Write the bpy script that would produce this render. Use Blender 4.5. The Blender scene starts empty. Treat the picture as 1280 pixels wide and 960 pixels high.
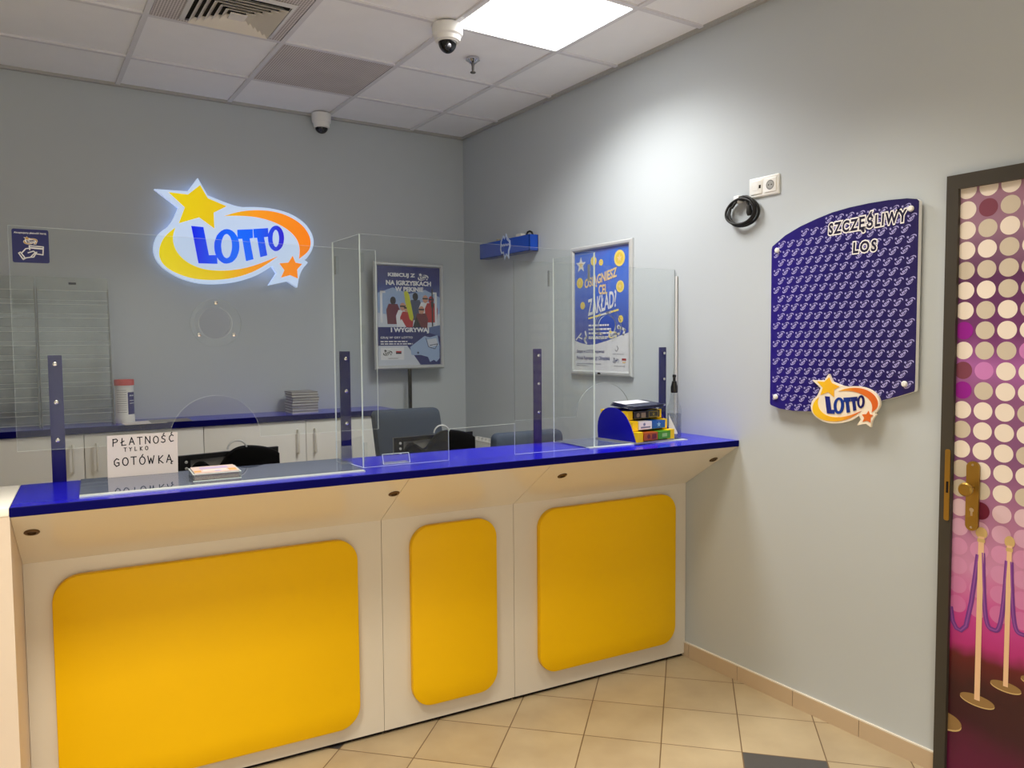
import bpy, bmesh, math, random
from mathutils import Vector, Matrix
from mathutils.geometry import tessellate_polygon
random.seed(7)
PI = math.pi
sc = bpy.context.scene
COL = sc.collection
H = 3.017                                   # ceiling height
CA = -math.atan(0.0755)                     # counter is turned slightly off the back wall
CO = Vector((0, -2.523, 0))                 # counter frame origin: worktop front edge at right wall

# ------------------------------------------------------------------ materials
def lin(c):
    c /= 255.0
    return c/12.92 if c <= 0.04045 else ((c+0.055)/1.055)**2.4
def rgb(r, g, b): return (lin(r), lin(g), lin(b), 1)
MATS = {}
def pm(name, col, rough=.5, spec=.5, metal=0, var=.05, scale=14, bump=0, coat=0, trans=0, emit=None, es=0):
    """procedural principled material: colour broken up by soft noise, optional bump"""
    if name in MATS: return MATS[name]
    m = bpy.data.materials.new(name); m.use_nodes = True
    nt = m.node_tree; N = nt.nodes; L = nt.links
    b = N['Principled BSDF']
    tc = N.new('ShaderNodeTexCoord'); nz = N.new('ShaderNodeTexNoise')
    nz.inputs['Scale'].default_value = scale; nz.inputs['Detail'].default_value = 4
    L.new(tc.outputs['Object'], nz.inputs['Vector'])
    mx = N.new('ShaderNodeMix'); mx.data_type = 'RGBA'
    mx.inputs[6].default_value = tuple(c*(1-var) for c in col[:3])+(1,)
    mx.inputs[7].default_value = tuple(min(1, c*(1+var)) for c in col[:3])+(1,)
    L.new(nz.outputs['Fac'], mx.inputs[0]); L.new(mx.outputs[2], b.inputs['Base Color'])
    b.inputs['Roughness'].default_value = rough; b.inputs['Metallic'].default_value = metal
    b.inputs['Specular IOR Level'].default_value = spec
    b.inputs['Coat Weight'].default_value = coat; b.inputs['Coat Roughness'].default_value = .08
    b.inputs['Transmission Weight'].default_value = trans
    if bump:
        bp = N.new('ShaderNodeBump'); bp.inputs['Strength'].default_value = bump; bp.inputs['Distance'].default_value = .002
        n2 = N.new('ShaderNodeTexNoise'); n2.inputs['Scale'].default_value = scale*12
        L.new(tc.outputs['Object'], n2.inputs['Vector']); L.new(n2.outputs['Fac'], bp.inputs['Height']); L.new(bp.outputs['Normal'], b.inputs['Normal'])
    if emit:
        b.inputs['Emission Color'].default_value = emit; b.inputs['Emission Strength'].default_value = es
    MATS[name] = m
    return m

def ramp_mat(name, stops, axis='X', lo=-1, hi=1, rough=.4, emit=0, var=0.0, coat=0):
    """colour ramp along an object axis; optional glow of the same colours"""
    m = bpy.data.materials.new(name); m.use_nodes = True
    nt = m.node_tree; N = nt.nodes; L = nt.links; b = N['Principled BSDF']
    tc = N.new('ShaderNodeTexCoord'); sp = N.new('ShaderNodeSeparateXYZ'); L.new(tc.outputs['Object'], sp.inputs[0])
    mr = N.new('ShaderNodeMapRange'); mr.inputs['From Min'].default_value = lo; mr.inputs['From Max'].default_value = hi
    src = sp.outputs[axis]
    if var:
        nz = N.new('ShaderNodeTexNoise'); nz.inputs['Scale'].default_value = 7; L.new(tc.outputs['Object'], nz.inputs['Vector'])
        ma = N.new('ShaderNodeMath'); ma.operation = 'MULTIPLY_ADD'; ma.inputs[1].default_value = var
        L.new(nz.outputs['Fac'], ma.inputs[0]); L.new(src, ma.inputs[2]); src = ma.outputs[0]
    L.new(src, mr.inputs['Value'])
    r = N.new('ShaderNodeValToRGB'); L.new(mr.outputs[0], r.inputs[0])
    el = r.color_ramp.elements
    while len(el) < len(stops): el.new(.5)
    for e, (p, c) in zip(el, sorted(stops)): e.position = p; e.color = c
    L.new(r.outputs[0], b.inputs['Base Color']); b.inputs['Roughness'].default_value = rough
    b.inputs['Coat Weight'].default_value = coat
    if emit: L.new(r.outputs[0], b.inputs['Emission Color']); b.inputs['Emission Strength'].default_value = emit
    return m

def clear_mat(name, tint=(.97, .985, .98), refl=1.0, haze=0.02):
    """thin clear acrylic: straight-through transmission + fresnel mirror + a trace of haze"""
    m = bpy.data.materials.new(name); m.use_nodes = True
    nt = m.node_tree; N = nt.nodes; L = nt.links
    for n in list(N): N.remove(n)
    out = N.new('ShaderNodeOutputMaterial'); t = N.new('ShaderNodeBsdfTransparent'); t.inputs[0].default_value = (*tint, 1)
    g = N.new('ShaderNodeBsdfGlossy'); g.inputs['Roughness'].default_value = .015
    d = N.new('ShaderNodeBsdfDiffuse'); d.inputs[0].default_value = (.75, .8, .8, 1)
    fr = N.new('ShaderNodeFresnel'); fr.inputs['IOR'].default_value = 1.45
    geo = N.new('ShaderNodeNewGeometry')
    ml = N.new('ShaderNodeMath'); ml.operation = 'MULTIPLY'; ml.inputs[1].default_value = refl
    nb = N.new('ShaderNodeMath'); nb.operation = 'SUBTRACT'; nb.inputs[0].default_value = 1
    L.new(geo.outputs['Backfacing'], nb.inputs[1])
    m2 = N.new('ShaderNodeMath'); m2.operation = 'MULTIPLY'
    L.new(fr.outputs[0], ml.inputs[0]); L.new(ml.outputs[0], m2.inputs[0]); L.new(nb.outputs[0], m2.inputs[1])
    nz = N.new('ShaderNodeTexNoise'); nz.inputs['Scale'].default_value = 6
    hz = N.new('ShaderNodeMath'); hz.operation = 'MULTIPLY'; hz.inputs[1].default_value = haze*2; L.new(nz.outputs['Fac'], hz.inputs[0])
    a = N.new('ShaderNodeMixShader'); L.new(hz.outputs[0], a.inputs[0]); L.new(t.outputs[0], a.inputs[1]); L.new(d.outputs[0], a.inputs[2])
    b = N.new('ShaderNodeMixShader'); L.new(m2.outputs[0], b.inputs[0]); L.new(a.outputs[0], b.inputs[1]); L.new(g.outputs[0], b.inputs[2])
    L.new(b.outputs[0], out.inputs[0])
    return m

WALL = pm('wall_paint', rgb(188, 195, 201), .62, .35, var=.015, scale=3, bump=.05)
CEILT = pm('ceiling_tile', rgb(246, 247, 251), .9, .2, var=.03, scale=9, bump=.2)
TBAR = pm('ceiling_bar', rgb(222, 222, 228), .5, .4, var=.02)
TRIM = pm('white_trim', rgb(175, 175, 174), .5, .4, var=.02)
LAM = pm('white_laminate', rgb(218, 211, 200), .16, .5, var=.012, scale=4)
CABW = pm('cabinet_white', rgb(242, 241, 236), .35, .4, var=.012, scale=4)
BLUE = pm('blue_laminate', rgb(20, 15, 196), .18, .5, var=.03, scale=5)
BLUE_SHADE = pm('blue_edge_shade', rgb(4, 3, 84), .5, .06, var=.03)  # darker copy of the worktop blue; shade painted onto its edges
POSTB = pm('post_blue', rgb(15, 11, 92), .35, .4, var=.04)
YEL = pm('yellow_panel', rgb(240, 190, 0), .42, .2, var=.02, scale=3)
DARK = pm('dark_gap', rgb(30, 22, 20), .8, .2)
BLACK = pm('black_plastic', rgb(13, 13, 14), .28, .5)
BLACKM = pm('black_matt', rgb(22, 22, 23), .6, .4)
WHITE = pm('white_plastic', rgb(236, 236, 234), .35, .5, var=.01)
PAPER = pm('paper', rgb(240, 232, 232), .8, .2, var=.01)
INK = pm('ink', rgb(25, 25, 35), .8, .2)
SILV = pm('brushed_aluminium', rgb(206, 208, 210), .35, .5, metal=.45, var=.05)
CHROME = pm('chrome', rgb(220, 220, 222), .1, .5, metal=1, var=.02)
BRASS = pm('brass', rgb(168, 134, 62), .3, .5, metal=.75, var=.08)
STEELD = pm('dark_steel', rgb(104, 102, 100), .3, .5, metal=.8)
BRONZE = pm('bronze', rgb(96, 72, 48), .35, .5, metal=.7)
GREYP = pm('grey_plastic', rgb(120, 120, 120), .5)
DOORF = pm('door_frame_dark', rgb(62, 57, 50), .5, .4, var=.05)
CHAIR = pm('chair_grey', rgb(62, 72, 88), .75, .3, var=.08, scale=40, bump=.15)
NAVY = pm('navy_print', rgb(30, 26, 112), .45, .4)
CLEAR = clear_mat('clear_acrylic', (.968, .98, .977), 1.0, .009)  # pale haze also paints in the veil of reflections on the panes
CLEARD = clear_mat('clear_disc', (.985, .988, .986), .8, .003)
CLEAR2 = clear_mat('clear_rack', (.93, .94, .93), 1.2, .10)
EDGE = pm('acrylic_edge_glow', rgb(205, 214, 212), .2, .5, emit=(.8, .9, .88, 1), es=.16)  # emission imitates light gathered in the cut acrylic edges
EDGE_GLOWB = pm('acrylic_edge_glow_strong', rgb(215, 222, 216), .2, .5, emit=(.92, .95, .88, 1), es=.34)  # same added edge glow, stronger for the left screen
EDGEG = pm('acrylic_edge_dim', rgb(150, 158, 158), .25, .5)

# ------------------------------------------------------------------ mesh builder
class MB:
    def __init__(s): s.v = []; s.f = []; s.m = []; s.sm = []
    def add(s, vs, fs, mi=0, smooth=False):
        o = len(s.v); s.v += [tuple(v) for v in vs]
        for f in fs: s.f.append([i+o for i in f]); s.m.append(mi); s.sm.append(smooth)
        return s
    def box(s, x0, x1, y0, y1, z0, z1, mi=0):
        vs = [(x, y, z) for z in (z0, z1) for y in (y0, y1) for x in (x0, x1)]
        return s.add(vs, [(0, 2, 3, 1), (4, 5, 7, 6), (0, 1, 5, 4), (2, 6, 7, 3), (0, 4, 6, 2), (1, 3, 7, 5)], mi)
    def rbox(s, x0, x1, y0, y1, z0, z1, r=.005, mi=0, seg=2, M=None):
        bm = bmesh.new(); bmesh.ops.create_cube(bm, size=1)
        for v in bm.verts:
            v.co = Vector((x0+(v.co.x+.5)*(x1-x0), y0+(v.co.y+.5)*(y1-y0), z0+(v.co.z+.5)*(z1-z0)))
        bmesh.ops.bevel(bm, geom=list(bm.edges), offset=r, segments=seg, profile=.5, affect='EDGES')
        if M is not None: bmesh.ops.transform(bm, matrix=M, verts=list(bm.verts))
        bm.verts.index_update()
        s.add([v.co[:] for v in bm.verts], [[v.index for v in f.verts] for f in bm.faces], mi, True)
        bm.free(); return s
    def loft(s, rings, mi=0, cap=True, close=True, smooth=False, mic=None):
        """rings: equal-length lists of 3-D points"""
        n = len(rings[0]); vs = [p for r in rings for p in r]; fs = []
        for k in range(len(rings)-1):
            for i in range(n if close else n-1):
                j = (i+1) % n
                fs.append((k*n+i, k*n+j, (k+1)*n+j, (k+1)*n+i))
        s.add(vs, fs, mi, smooth)
        if cap:
            for r in (rings[0], rings[-1]):
                s.poly(r, mi if mic is None else mic)
        return s
    def poly(s, pts3, mi=0):
        tris = tessellate_polygon([[Vector(p) for p in pts3]])
        return s.add(pts3, [t for t in tris], mi)
    def prism(s, outer, fm, w0, w1, mi=0, holes=(), ms=None, smooth=False):
        """flat shape (u,v) with holes, thickened from w0 to w1; fm maps (u,v,w) to 3-D"""
        loops = [list(outer)]+[list(h) for h in holes]; ms = mi if ms is None else ms
        flat = [p for l in loops for p in l]
        tris = tessellate_polygon([[Vector((p[0], p[1], 0)) for p in l] for l in loops])
        n = len(flat)
        if w1 == w0:
            return s.add([fm(u, v, w0) for u, v in flat], tris, mi)
        s.add([fm(u, v, w0) for u, v in flat]+[fm(u, v, w1) for u, v in flat],
              list(tris)+[tuple(n+i for i in t) for t in tris], mi)
        for l in loops:
            k = len(l)
            s.add([fm(u, v, w0) for u, v in l]+[fm(u, v, w1) for u, v in l],
                  [(i, (i+1) % k, k+(i+1) % k, k+i) for i in range(k)], ms, smooth)
        return s
    def lathe(s, prof, c=(0, 0, 0), n=28, mi=0, axis='z', smooth=True, M=None):
        """profile of (radius, height) turned about an axis through c"""
        rings = []
        for r, h in prof:
            ring = []
            for k in range(n):
                a = 2*PI*k/n; x, y = r*math.cos(a), r*math.sin(a)
                p = {'z': (x, y, h), 'y': (x, h, y), 'x': (h, x, y)}[axis]
                p = Vector(p)
                if M is not None: p = M @ p
                ring.append((p.x+c[0], p.y+c[1], p.z+c[2]))
            rings.append(ring)
        return s.loft(rings, mi, cap=True, smooth=smooth)
    def tube(s, path, r, n=8, mi=0, cap=True):
        P = [Vector(p) for p in path]; rings = []
        up = Vector((0, 0, 1))
        for i, p in enumerate(P):
            d = (P[min(i+1, len(P)-1)]-P[max(i-1, 0)]).normalized()
            if i == 0:
                a = d.cross(up)
                if a.length < .1: a = d.cross(Vector((1, 0, 0)))
            else: a = a-d*a.dot(d)
            a.normalize(); b = d.cross(a)
            rr = r[i] if isinstance(r, (list, tuple)) else r
            rings.append([tuple(p+rr*(math.cos(2*PI*k/n)*a+math.sin(2*PI*k/n)*b)) for k in range(n)])
        return s.loft(rings, mi, cap=cap, smooth=True)
    def text(s, txt, fm, u0, u1, v0, v1, w, mi=0, bold=0, skew=0, rise=0, grow=0, space=1):
        """type fitted into the rectangle; grow pushes the outline outwards for a halo"""
        vs, fs = glyphs(txt, bold, space)
        if grow: gv, gf = glyphs(txt, bold+grow, space)
        xs = [p[0] for p in vs]; ys = [p[1] for p in vs]
        x0, x1, y0, y1 = min(xs), max(xs), min(ys), max(ys)
        use, uf = (gv, gf) if grow else (vs, fs)
        out = []
        for x, y in use:
            a = (x-x0)/(x1-x0); b = (y-y0)/(y1-y0)
            u = u0+a*(u1-u0)+skew*(b-.5)*(v1-v0); v = v0+b*(v1-v0)+rise*(a-.5)
            out.append(fm(u, v, w))
        return s.add(out, uf, mi)
    def obj(s, name, mats, parent=None, off=(0, 0, 0), loc=None, rotz=0, M=None):
        me = bpy.data.meshes.new(name); ox, oy, oz = off
        me.from_pydata([(x-ox, y-oy, z-oz) for x, y, z in s.v], [], s.f)
        for m in mats: me.materials.append(m)
        me.polygons.foreach_set('material_index', s.m); me.polygons.foreach_set('use_smooth', s.sm)
        bm = bmesh.new(); bm.from_mesh(me)
        bmesh.ops.remove_doubles(bm, verts=bm.verts, dist=1e-6)
        bmesh.ops.recalc_face_normals(bm, faces=bm.faces); bm.to_mesh(me); bm.free()
        me.update()
        o = bpy.data.objects.new(name, me); COL.objects.link(o)
        if parent: o.parent = parent
        if loc is not None: o.location = loc
        o.rotation_euler = (0, 0, rotz)
        try: me.set_sharp_from_angle(angle=math.radians(40))
        except Exception: pass
        return o

_gc = {}
def glyphs(txt, bold=0, space=1):
    key = (txt, round(bold, 4), space)
    if key in _gc: return _gc[key]
    cu = bpy.data.curves.new('type', 'FONT'); cu.body = txt; cu.size = 1; cu.offset = bold; cu.resolution_u = 3; cu.space_character = space
    o = bpy.data.objects.new('type', cu); COL.objects.link(o)
    dg = bpy.context.evaluated_depsgraph_get(); dg.update()
    me = o.evaluated_get(dg).to_mesh()
    r = ([(v.co.x, v.co.y) for v in me.vertices], [tuple(p.vertices) for p in me.polygons])
    o.evaluated_get(dg).to_mesh_clear()
    bpy.data.objects.remove(o); bpy.data.curves.remove(cu)
    _gc[key] = r
    return r

def rrect(u0, u1, v0, v1, r, n=8):
    out = []
    for cx, cy, a0 in ((u1-r, v1-r, 0), (u0+r, v1-r, PI/2), (u0+r, v0+r, PI), (u1-r, v0+r, 1.5*PI)):
        for k in range(n+1):
            a = a0+PI/2*k/n; out.append((cx+r*math.cos(a), cy+r*math.sin(a)))
    return out
def circ(cu, cv, r, n=32, ry=None): return [(cu+r*math.cos(2*PI*k/n), cv+(ry or r)*math.sin(2*PI*k/n)) for k in range(n)]
def rect(u0, u1, v0, v1): return [(u0, v0), (u1, v0), (u1, v1), (u0, v1)]
def star(cu, cv, r, ri=None, rot=PI/2, n=5):
    ri = ri or r*.42
    return [(cu+(r if k % 2 == 0 else ri)*math.cos(rot+PI*k/n), cv+(r if k % 2 == 0 else ri)*math.sin(rot+PI*k/n)) for k in range(2*n)]
def stroke(pts, w):
    """polyline to a ribbon of quads (list of quads in u,v)"""
    q = []
    for (a, b), (c, d) in zip(pts[:-1], pts[1:]):
        L = math.hypot(c-a, d-b) or 1e-6; tx, ty = (c-a)/L, (d-b)/L; nx, ny = -ty*w/2, tx*w/2; e = w*.35
        q.append([(a+nx-tx*e, b+ny-ty*e), (a-nx-tx*e, b-ny-ty*e), (c-nx+tx*e, d-ny+ty*e), (c+nx+tx*e, d+ny+ty*e)])
    return q

def ribbon(mb, pts, w, fm, lift, mi):
    L = []; n = len(pts)
    for i, (a, b) in enumerate(pts):
        c, d = pts[max(0, i-1)], pts[min(n-1, i+1)]; tx, ty = d[0]-c[0], d[1]-c[1]; q = math.hypot(tx, ty) or 1e-6
        L.append((a-ty/q*w/2, b+tx/q*w/2)); L.append((a+ty/q*w/2, b-tx/q*w/2))
    mb.add([fm(a, b, lift) for a, b in L], [(2*i, 2*i+1, 2*i+3, 2*i+2) for i in range(n-1)], mi)
def fm_back(cx, y0, cz): return lambda u, v, w: (cx+u, y0-w, cz+v)        # faces the room from the back wall
def fm_right(x0, cy, cz): return lambda u, v, w: (x0-w, cy-u, cz+v)       # faces the room from the right wall
def fm_down(cx, cy, z0): return lambda u, v, w: (cx+u, cy+v, z0-w)
def fm_up(cx, cy, z0): return lambda u, v, w: (cx+u, cy+v, z0+w)

# ------------------------------------------------------------------ scene objects
def cpos(s, t, z): return CO+Vector((math.cos(CA)*s-math.sin(CA)*t, math.sin(CA)*s+math.cos(CA)*t, z))
def tag(o, label, cat, group=None, kind=None):
    if label: o['label'] = label
    if cat: o['category'] = cat
    if group: o['group'] = group
    if kind: o['kind'] = kind
    return o
class T:
    """a thing: an empty at its base; parts are given in the same frame as 'at' (world, or the counter frame)"""
    def __init__(s, name, label, cat, at=(0, 0, 0), frame='w', group=None, kind=None, rotz=0, local=False):
        s.e = bpy.data.objects.new(name, None); COL.objects.link(s.e); s.e.empty_display_size = .05
        s.off = (0, 0, 0) if local else at
        s.e.location = cpos(*at) if frame == 'c' else at
        s.e.rotation_euler = (0, 0, (CA if frame == 'c' else 0)+rotz)
        tag(s.e, label, cat, group, kind)
    def part(s, name, mb, mats, label=None, parent=None):
        o = mb.obj(name, mats if isinstance(mats, list) else [mats], parent or s.e, s.off)
        if label: o['label'] = label
        return o
def single(name, mb, mats, label, cat, at=(0, 0, 0), frame='w', group=None, kind=None, rotz=0, local=False):
    o = mb.obj(name, mats if isinstance(mats, list) else [mats], None, (0, 0, 0) if local else at,
               cpos(*at) if frame == 'c' else at, (CA if frame == 'c' else 0)+rotz)
    return tag(o, label, cat, group, kind)
def dup(root, label, loc=None, rotz=None, group=None):
    r = root.copy(); COL.objects.link(r); r['label'] = label
    if group: r['group'] = group
    if loc is not None: r.location = loc
    if rotz is not None: r.rotation_euler = (0, 0, rotz)
    for ch in list(root.children):
        c = ch.copy(); COL.objects.link(c); c.parent = r
        for g in list(ch.children):
            d = g.copy(); COL.objects.link(d); d.parent = c
    return r

# ------------------------------------------------------------------ the logo (traced outline, width 1)
LOGO = {
'body':[(-0.484,0.238),(-0.294,0.242),(-0.234,0.33),(-0.179,0.228),(0.004,0.169),(0.089,0.181),(0.216,0.183),(0.325,0.165),(0.415,0.122),(0.473,0.064),(0.5,-0.005),(0.488,-0.072),(0.445,-0.136),(0.429,-0.143),(0.454,-0.16),(0.399,-0.224),(0.377,-0.33),(0.316,-0.29),(0.189,-0.322),(0.243,-0.24),(0.214,-0.194),(0.117,-0.26),(0.001,-0.304),(-0.112,-0.324),(-0.222,-0.328),(-0.328,-0.307),(-0.414,-0.264),(-0.472,-0.215),(-0.5,-0.153),(-0.498,-0.088),(-0.467,-0.023),(-0.401,0.024),(-0.35,0.138)],
'ystar':[(-0.222,0.287),(-0.179,0.21),(-0.066,0.17),(-0.146,0.123),(-0.144,0.024),(-0.233,0.087),(-0.353,0.041),(-0.315,0.141),(-0.406,0.225),(-0.295,0.222)],
'ycres':[(-0.373,0.014),(-0.433,-0.039),(-0.466,-0.104),(-0.473,-0.169),(-0.443,-0.227),(-0.371,-0.27),(-0.275,-0.298),(-0.166,-0.302),(-0.055,-0.288),(0.059,-0.253),(0.157,-0.2),(0.252,-0.129),(0.158,-0.173),(0.06,-0.211),(-0.035,-0.233),(-0.129,-0.241),(-0.219,-0.236),(-0.307,-0.202),(-0.363,-0.15),(-0.389,-0.09),(-0.39,-0.036)],
'oswoosh':[(-0.082,0.108),(0.012,0.144),(0.118,0.163),(0.224,0.164),(0.323,0.144),(0.414,0.095),(0.464,0.032),(0.478,-0.027),(0.462,-0.084),(0.393,-0.139),(0.402,-0.072),(0.386,-0.013),(0.346,0.034),(0.283,0.074),(0.204,0.103),(0.107,0.119),(0.011,0.117)],
'ostar':[(0.35,-0.121),(0.368,-0.165),(0.413,-0.172),(0.378,-0.21),(0.381,-0.27),(0.33,-0.249),(0.269,-0.269),(0.293,-0.219),(0.261,-0.175),(0.321,-0.167)],
'L':[(-0.281,0.03),(-0.21,0.028),(-0.182,-0.146),(-0.133,-0.142),(-0.132,-0.197),(-0.245,-0.199)],
'T1':[(-0.004,0.026),(0.093,0.037),(0.093,-0.019),(0.072,-0.024),(0.093,-0.157),(0.046,-0.171),(0.026,-0.029),(-0.003,-0.032)],
'T2':[(0.097,0.038),(0.191,0.051),(0.193,-0.004),(0.164,-0.01),(0.182,-0.127),(0.138,-0.141),(0.12,-0.016),(0.1,-0.019)],
'O1':[(0.006,-0.079),(0.004,-0.103),(-0.003,-0.127),(-0.012,-0.149),(-0.025,-0.167),(-0.04,-0.181),(-0.058,-0.189),(-0.075,-0.193),(-0.092,-0.192),(-0.107,-0.184),(-0.122,-0.172),(-0.133,-0.155),(-0.142,-0.135),(-0.147,-0.112),(-0.148,-0.088),(-0.146,-0.065),(-0.139,-0.041),(-0.13,-0.019),(-0.117,-0.002),(-0.103,0.012),(-0.086,0.022),(-0.068,0.026),(-0.051,0.024),(-0.035,0.017),(-0.021,0.005),(-0.009,-0.012),(-0.001,-0.032),(0.005,-0.055)],
'O1h':[(-0.039,-0.08),(-0.04,-0.097),(-0.044,-0.113),(-0.048,-0.128),(-0.053,-0.141),(-0.06,-0.151),(-0.067,-0.156),(-0.075,-0.158),(-0.082,-0.157),(-0.089,-0.152),(-0.095,-0.143),(-0.1,-0.131),(-0.104,-0.117),(-0.105,-0.101),(-0.106,-0.084),(-0.105,-0.067),(-0.102,-0.051),(-0.097,-0.036),(-0.092,-0.024),(-0.086,-0.014),(-0.078,-0.008),(-0.071,-0.005),(-0.063,-0.006),(-0.057,-0.012),(-0.05,-0.02),(-0.045,-0.032),(-0.041,-0.046),(-0.039,-0.062)],
'O2':[(0.295,-0.009),(0.293,-0.028),(0.289,-0.045),(0.283,-0.061),(0.274,-0.075),(0.263,-0.086),(0.252,-0.093),(0.241,-0.096),(0.229,-0.095),(0.218,-0.088),(0.208,-0.08),(0.2,-0.067),(0.194,-0.052),(0.191,-0.034),(0.19,-0.016),(0.191,0.002),(0.195,0.02),(0.203,0.037),(0.212,0.051),(0.221,0.061),(0.232,0.068),(0.244,0.071),(0.256,0.07),(0.266,0.065),(0.277,0.055),(0.285,0.042),(0.291,0.027),(0.294,0.01)],
'O2h':[(0.263,-0.011),(0.262,-0.024),(0.26,-0.036),(0.258,-0.046),(0.253,-0.056),(0.249,-0.062),(0.245,-0.067),(0.24,-0.069),(0.235,-0.068),(0.231,-0.064),(0.227,-0.057),(0.223,-0.048),(0.221,-0.039),(0.219,-0.027),(0.219,-0.014),(0.22,-0.001),(0.222,0.011),(0.224,0.022),(0.229,0.03),(0.233,0.038),(0.237,0.042),(0.243,0.044),(0.247,0.043),(0.251,0.039),(0.256,0.032),(0.259,0.024),(0.261,0.013),(0.263,0.001)]}
def smoothed(p):
    """one pass of corner cutting that keeps sharp corners"""
    out = []; n = len(p)
    for i in range(n):
        a, b, c = Vector(p[i-1]), Vector(p[i]), Vector(p[(i+1) % n])
        if (b-a).angle(c-b) > .75: out.append(tuple(b))
        else: out += [tuple(b*.75+a*.25), tuple(b*.75+c*.25)]
    return out
for _k in ('body', 'ycres', 'oswoosh'):
    LOGO[_k] = smoothed(smoothed(LOGO[_k]))
def LG(k, w, du=0, dv=0): return [(u*w+du, v*w+dv) for u, v in LOGO[k]]
def logo_flat(mb, fm, cu, cv, w, lift, m_oval, m_letters, body=None, step=.0004):
    """the whole emblem as flat print on a poster or sticker"""
    if body is not None: mb.prism(LG('body', w, cu, cv), fm, lift, lift, body); lift += step
    for k in ('ystar', 'ycres', 'oswoosh', 'ostar'): mb.prism(LG(k, w, cu, cv), fm, lift, lift, m_oval)
    for k in ('L', 'T1', 'T2'): mb.prism(LG(k, w, cu, cv), fm, lift, lift, m_letters)
    mb.prism(LG('O1', w, cu, cv), fm, lift, lift, m_letters, [LG('O1h', w, cu, cv)])
    mb.prism(LG('O2', w, cu, cv), fm, lift, lift, m_letters, [LG('O2h', w, cu, cv)])

# ================================================================== THE ROOM
XL, YF = -5.0, -7.2
def floor_mat():
    m = bpy.data.materials.new('floor_tiles'); m.use_nodes = True
    nt = m.node_tree; N = nt.nodes; L = nt.links; b = N['Principled BSDF']
    def math_(op, a, c=None):
        n = N.new('ShaderNodeMath'); n.operation = op
        for i, x in enumerate((a, c)):
            if x is None: continue
            if isinstance(x, (int, float)): n.inputs[i].default_value = x
            else: L.new(x, n.inputs[i])
        return n.outputs[0]
    tc = N.new('ShaderNodeTexCoord'); sp = N.new('ShaderNodeSeparateXYZ'); L.new(tc.outputs['Object'], sp.inputs[0])
    P = .3035; ox, oy = -.690, -2.742; ang = math.radians(-45.8)
    dx = math_('SUBTRACT', sp.outputs[0], ox); dy = math_('SUBTRACT', sp.outputs[1], oy)
    c_, s_ = math.cos(ang)/P, math.sin(ang)/P
    u = math_('ADD', math_('MULTIPLY', dx, c_), math_('MULTIPLY', dy, s_))
    v = math_('ADD', math_('MULTIPLY', dx, -s_), math_('MULTIPLY', dy, c_))
    fu, fv = math_('FLOOR', u), math_('FLOOR', v)
    def edge(x, f):
        q = math_('SUBTRACT', x, f); return math_('ABSOLUTE', math_('SUBTRACT', q, .5))
    e = math_('MAXIMUM', edge(u, fu), edge(v, fv)); g = math_('GREATER_THAN', e, .4925)
    cv = N.new('ShaderNodeCombineXYZ'); L.new(fu, cv.inputs[0]); L.new(fv, cv.inputs[1])
    wn = N.new('ShaderNodeTexWhiteNoise'); L.new(cv.outputs[0], wn.inputs['Vector'])
    nz = N.new('ShaderNodeTexNoise'); nz.inputs['Scale'].default_value = 5; nz.inputs['Detail'].default_value = 6; L.new(tc.outputs['Object'], nz.inputs['Vector'])
    r = N.new('ShaderNodeValToRGB'); el = r.color_ramp.elements
    el[0].position = .25; el[0].color = rgb(160, 142, 114); el[1].position = .75; el[1].color = rgb(184, 167, 136)
    t = math_('ADD', math_('MULTIPLY', nz.outputs['Fac'], .75), math_('MULTIPLY', wn.outputs['Value'], .25)); L.new(t, r.inputs[0])
    du = math_('COMPARE', math_('MODULO', math_('ADD', fu, 599), 6), 0); dv = math_('COMPARE', math_('MODULO', math_('ADD', fv, 601), 6), 0)
    for q in (du, dv): q.node.inputs[2].default_value = .3
    dk = math_('MULTIPLY', du, dv)
    mx = N.new('ShaderNodeMix'); mx.data_type = 'RGBA'; L.new(dk, mx.inputs[0]); L.new(r.outputs[0], mx.inputs[6]); mx.inputs[7].default_value = rgb(72, 70, 70)
    m2 = N.new('ShaderNodeMix'); m2.data_type = 'RGBA'; L.new(g, m2.inputs[0]); L.new(mx.outputs[2], m2.inputs[6]); m2.inputs[7].default_value = rgb(106, 84, 60)
    L.new(m2.outputs[2], b.inputs['Base Color']); b.inputs['Roughness'].default_value = .38
    bp = N.new('ShaderNodeBump'); bp.inputs['Strength'].default_value = .4; bp.inputs['Distance'].default_value = .002; bp.invert = True
    L.new(g, bp.inputs['Height']); L.new(bp.outputs[0], b.inputs['Normal'])
    return m
def struct(name, mb, mats, label=None):
    o = mb.obj(name, mats if isinstance(mats, list) else [mats]); o['kind'] = 'structure'
    if label: o['label'] = label
    return o
struct('floor', MB().box(XL, 0, YF, 0, -.08, 0), floor_mat())
struct('wall_back', MB().box(XL-.1, .1, 0, .1, -.08, H+.1), WALL)
struct('wall_right', MB().box(0, .1, YF, 0, -.08, H+.1), WALL)
struct('wall_left', MB().box(XL-.1, XL, YF, 0, -.08, H+.1), WALL)
struct('wall_front', MB().box(XL-.1, .1, YF-.1, YF, -.08, H+.1), WALL)
mb = MB().box(XL, 0, YF, 0, H+.010, H+.08)
BX, BY = .415, .498
k = 0
while -BX-.6*k > XL:
    x = -BX-.6*k; mb.box(x-.012, x+.012, YF, 0, H, H+.010, 1); k += 1
k = 0
while -BY-.6*k > YF:
    y = -BY-.6*k; mb.box(XL, 0, y-.012, y+.012, H+.0005, H+.010, 1); k += 1
struct('ceiling', mb, [CEILT, TBAR])
struct('trim_1', MB().box(XL, 0, -.022, 0, H-.006, H+.010), TRIM)
struct('trim_2', MB().box(-.022, 0, YF, 0, H-.006, H+.010), TRIM)
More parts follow.
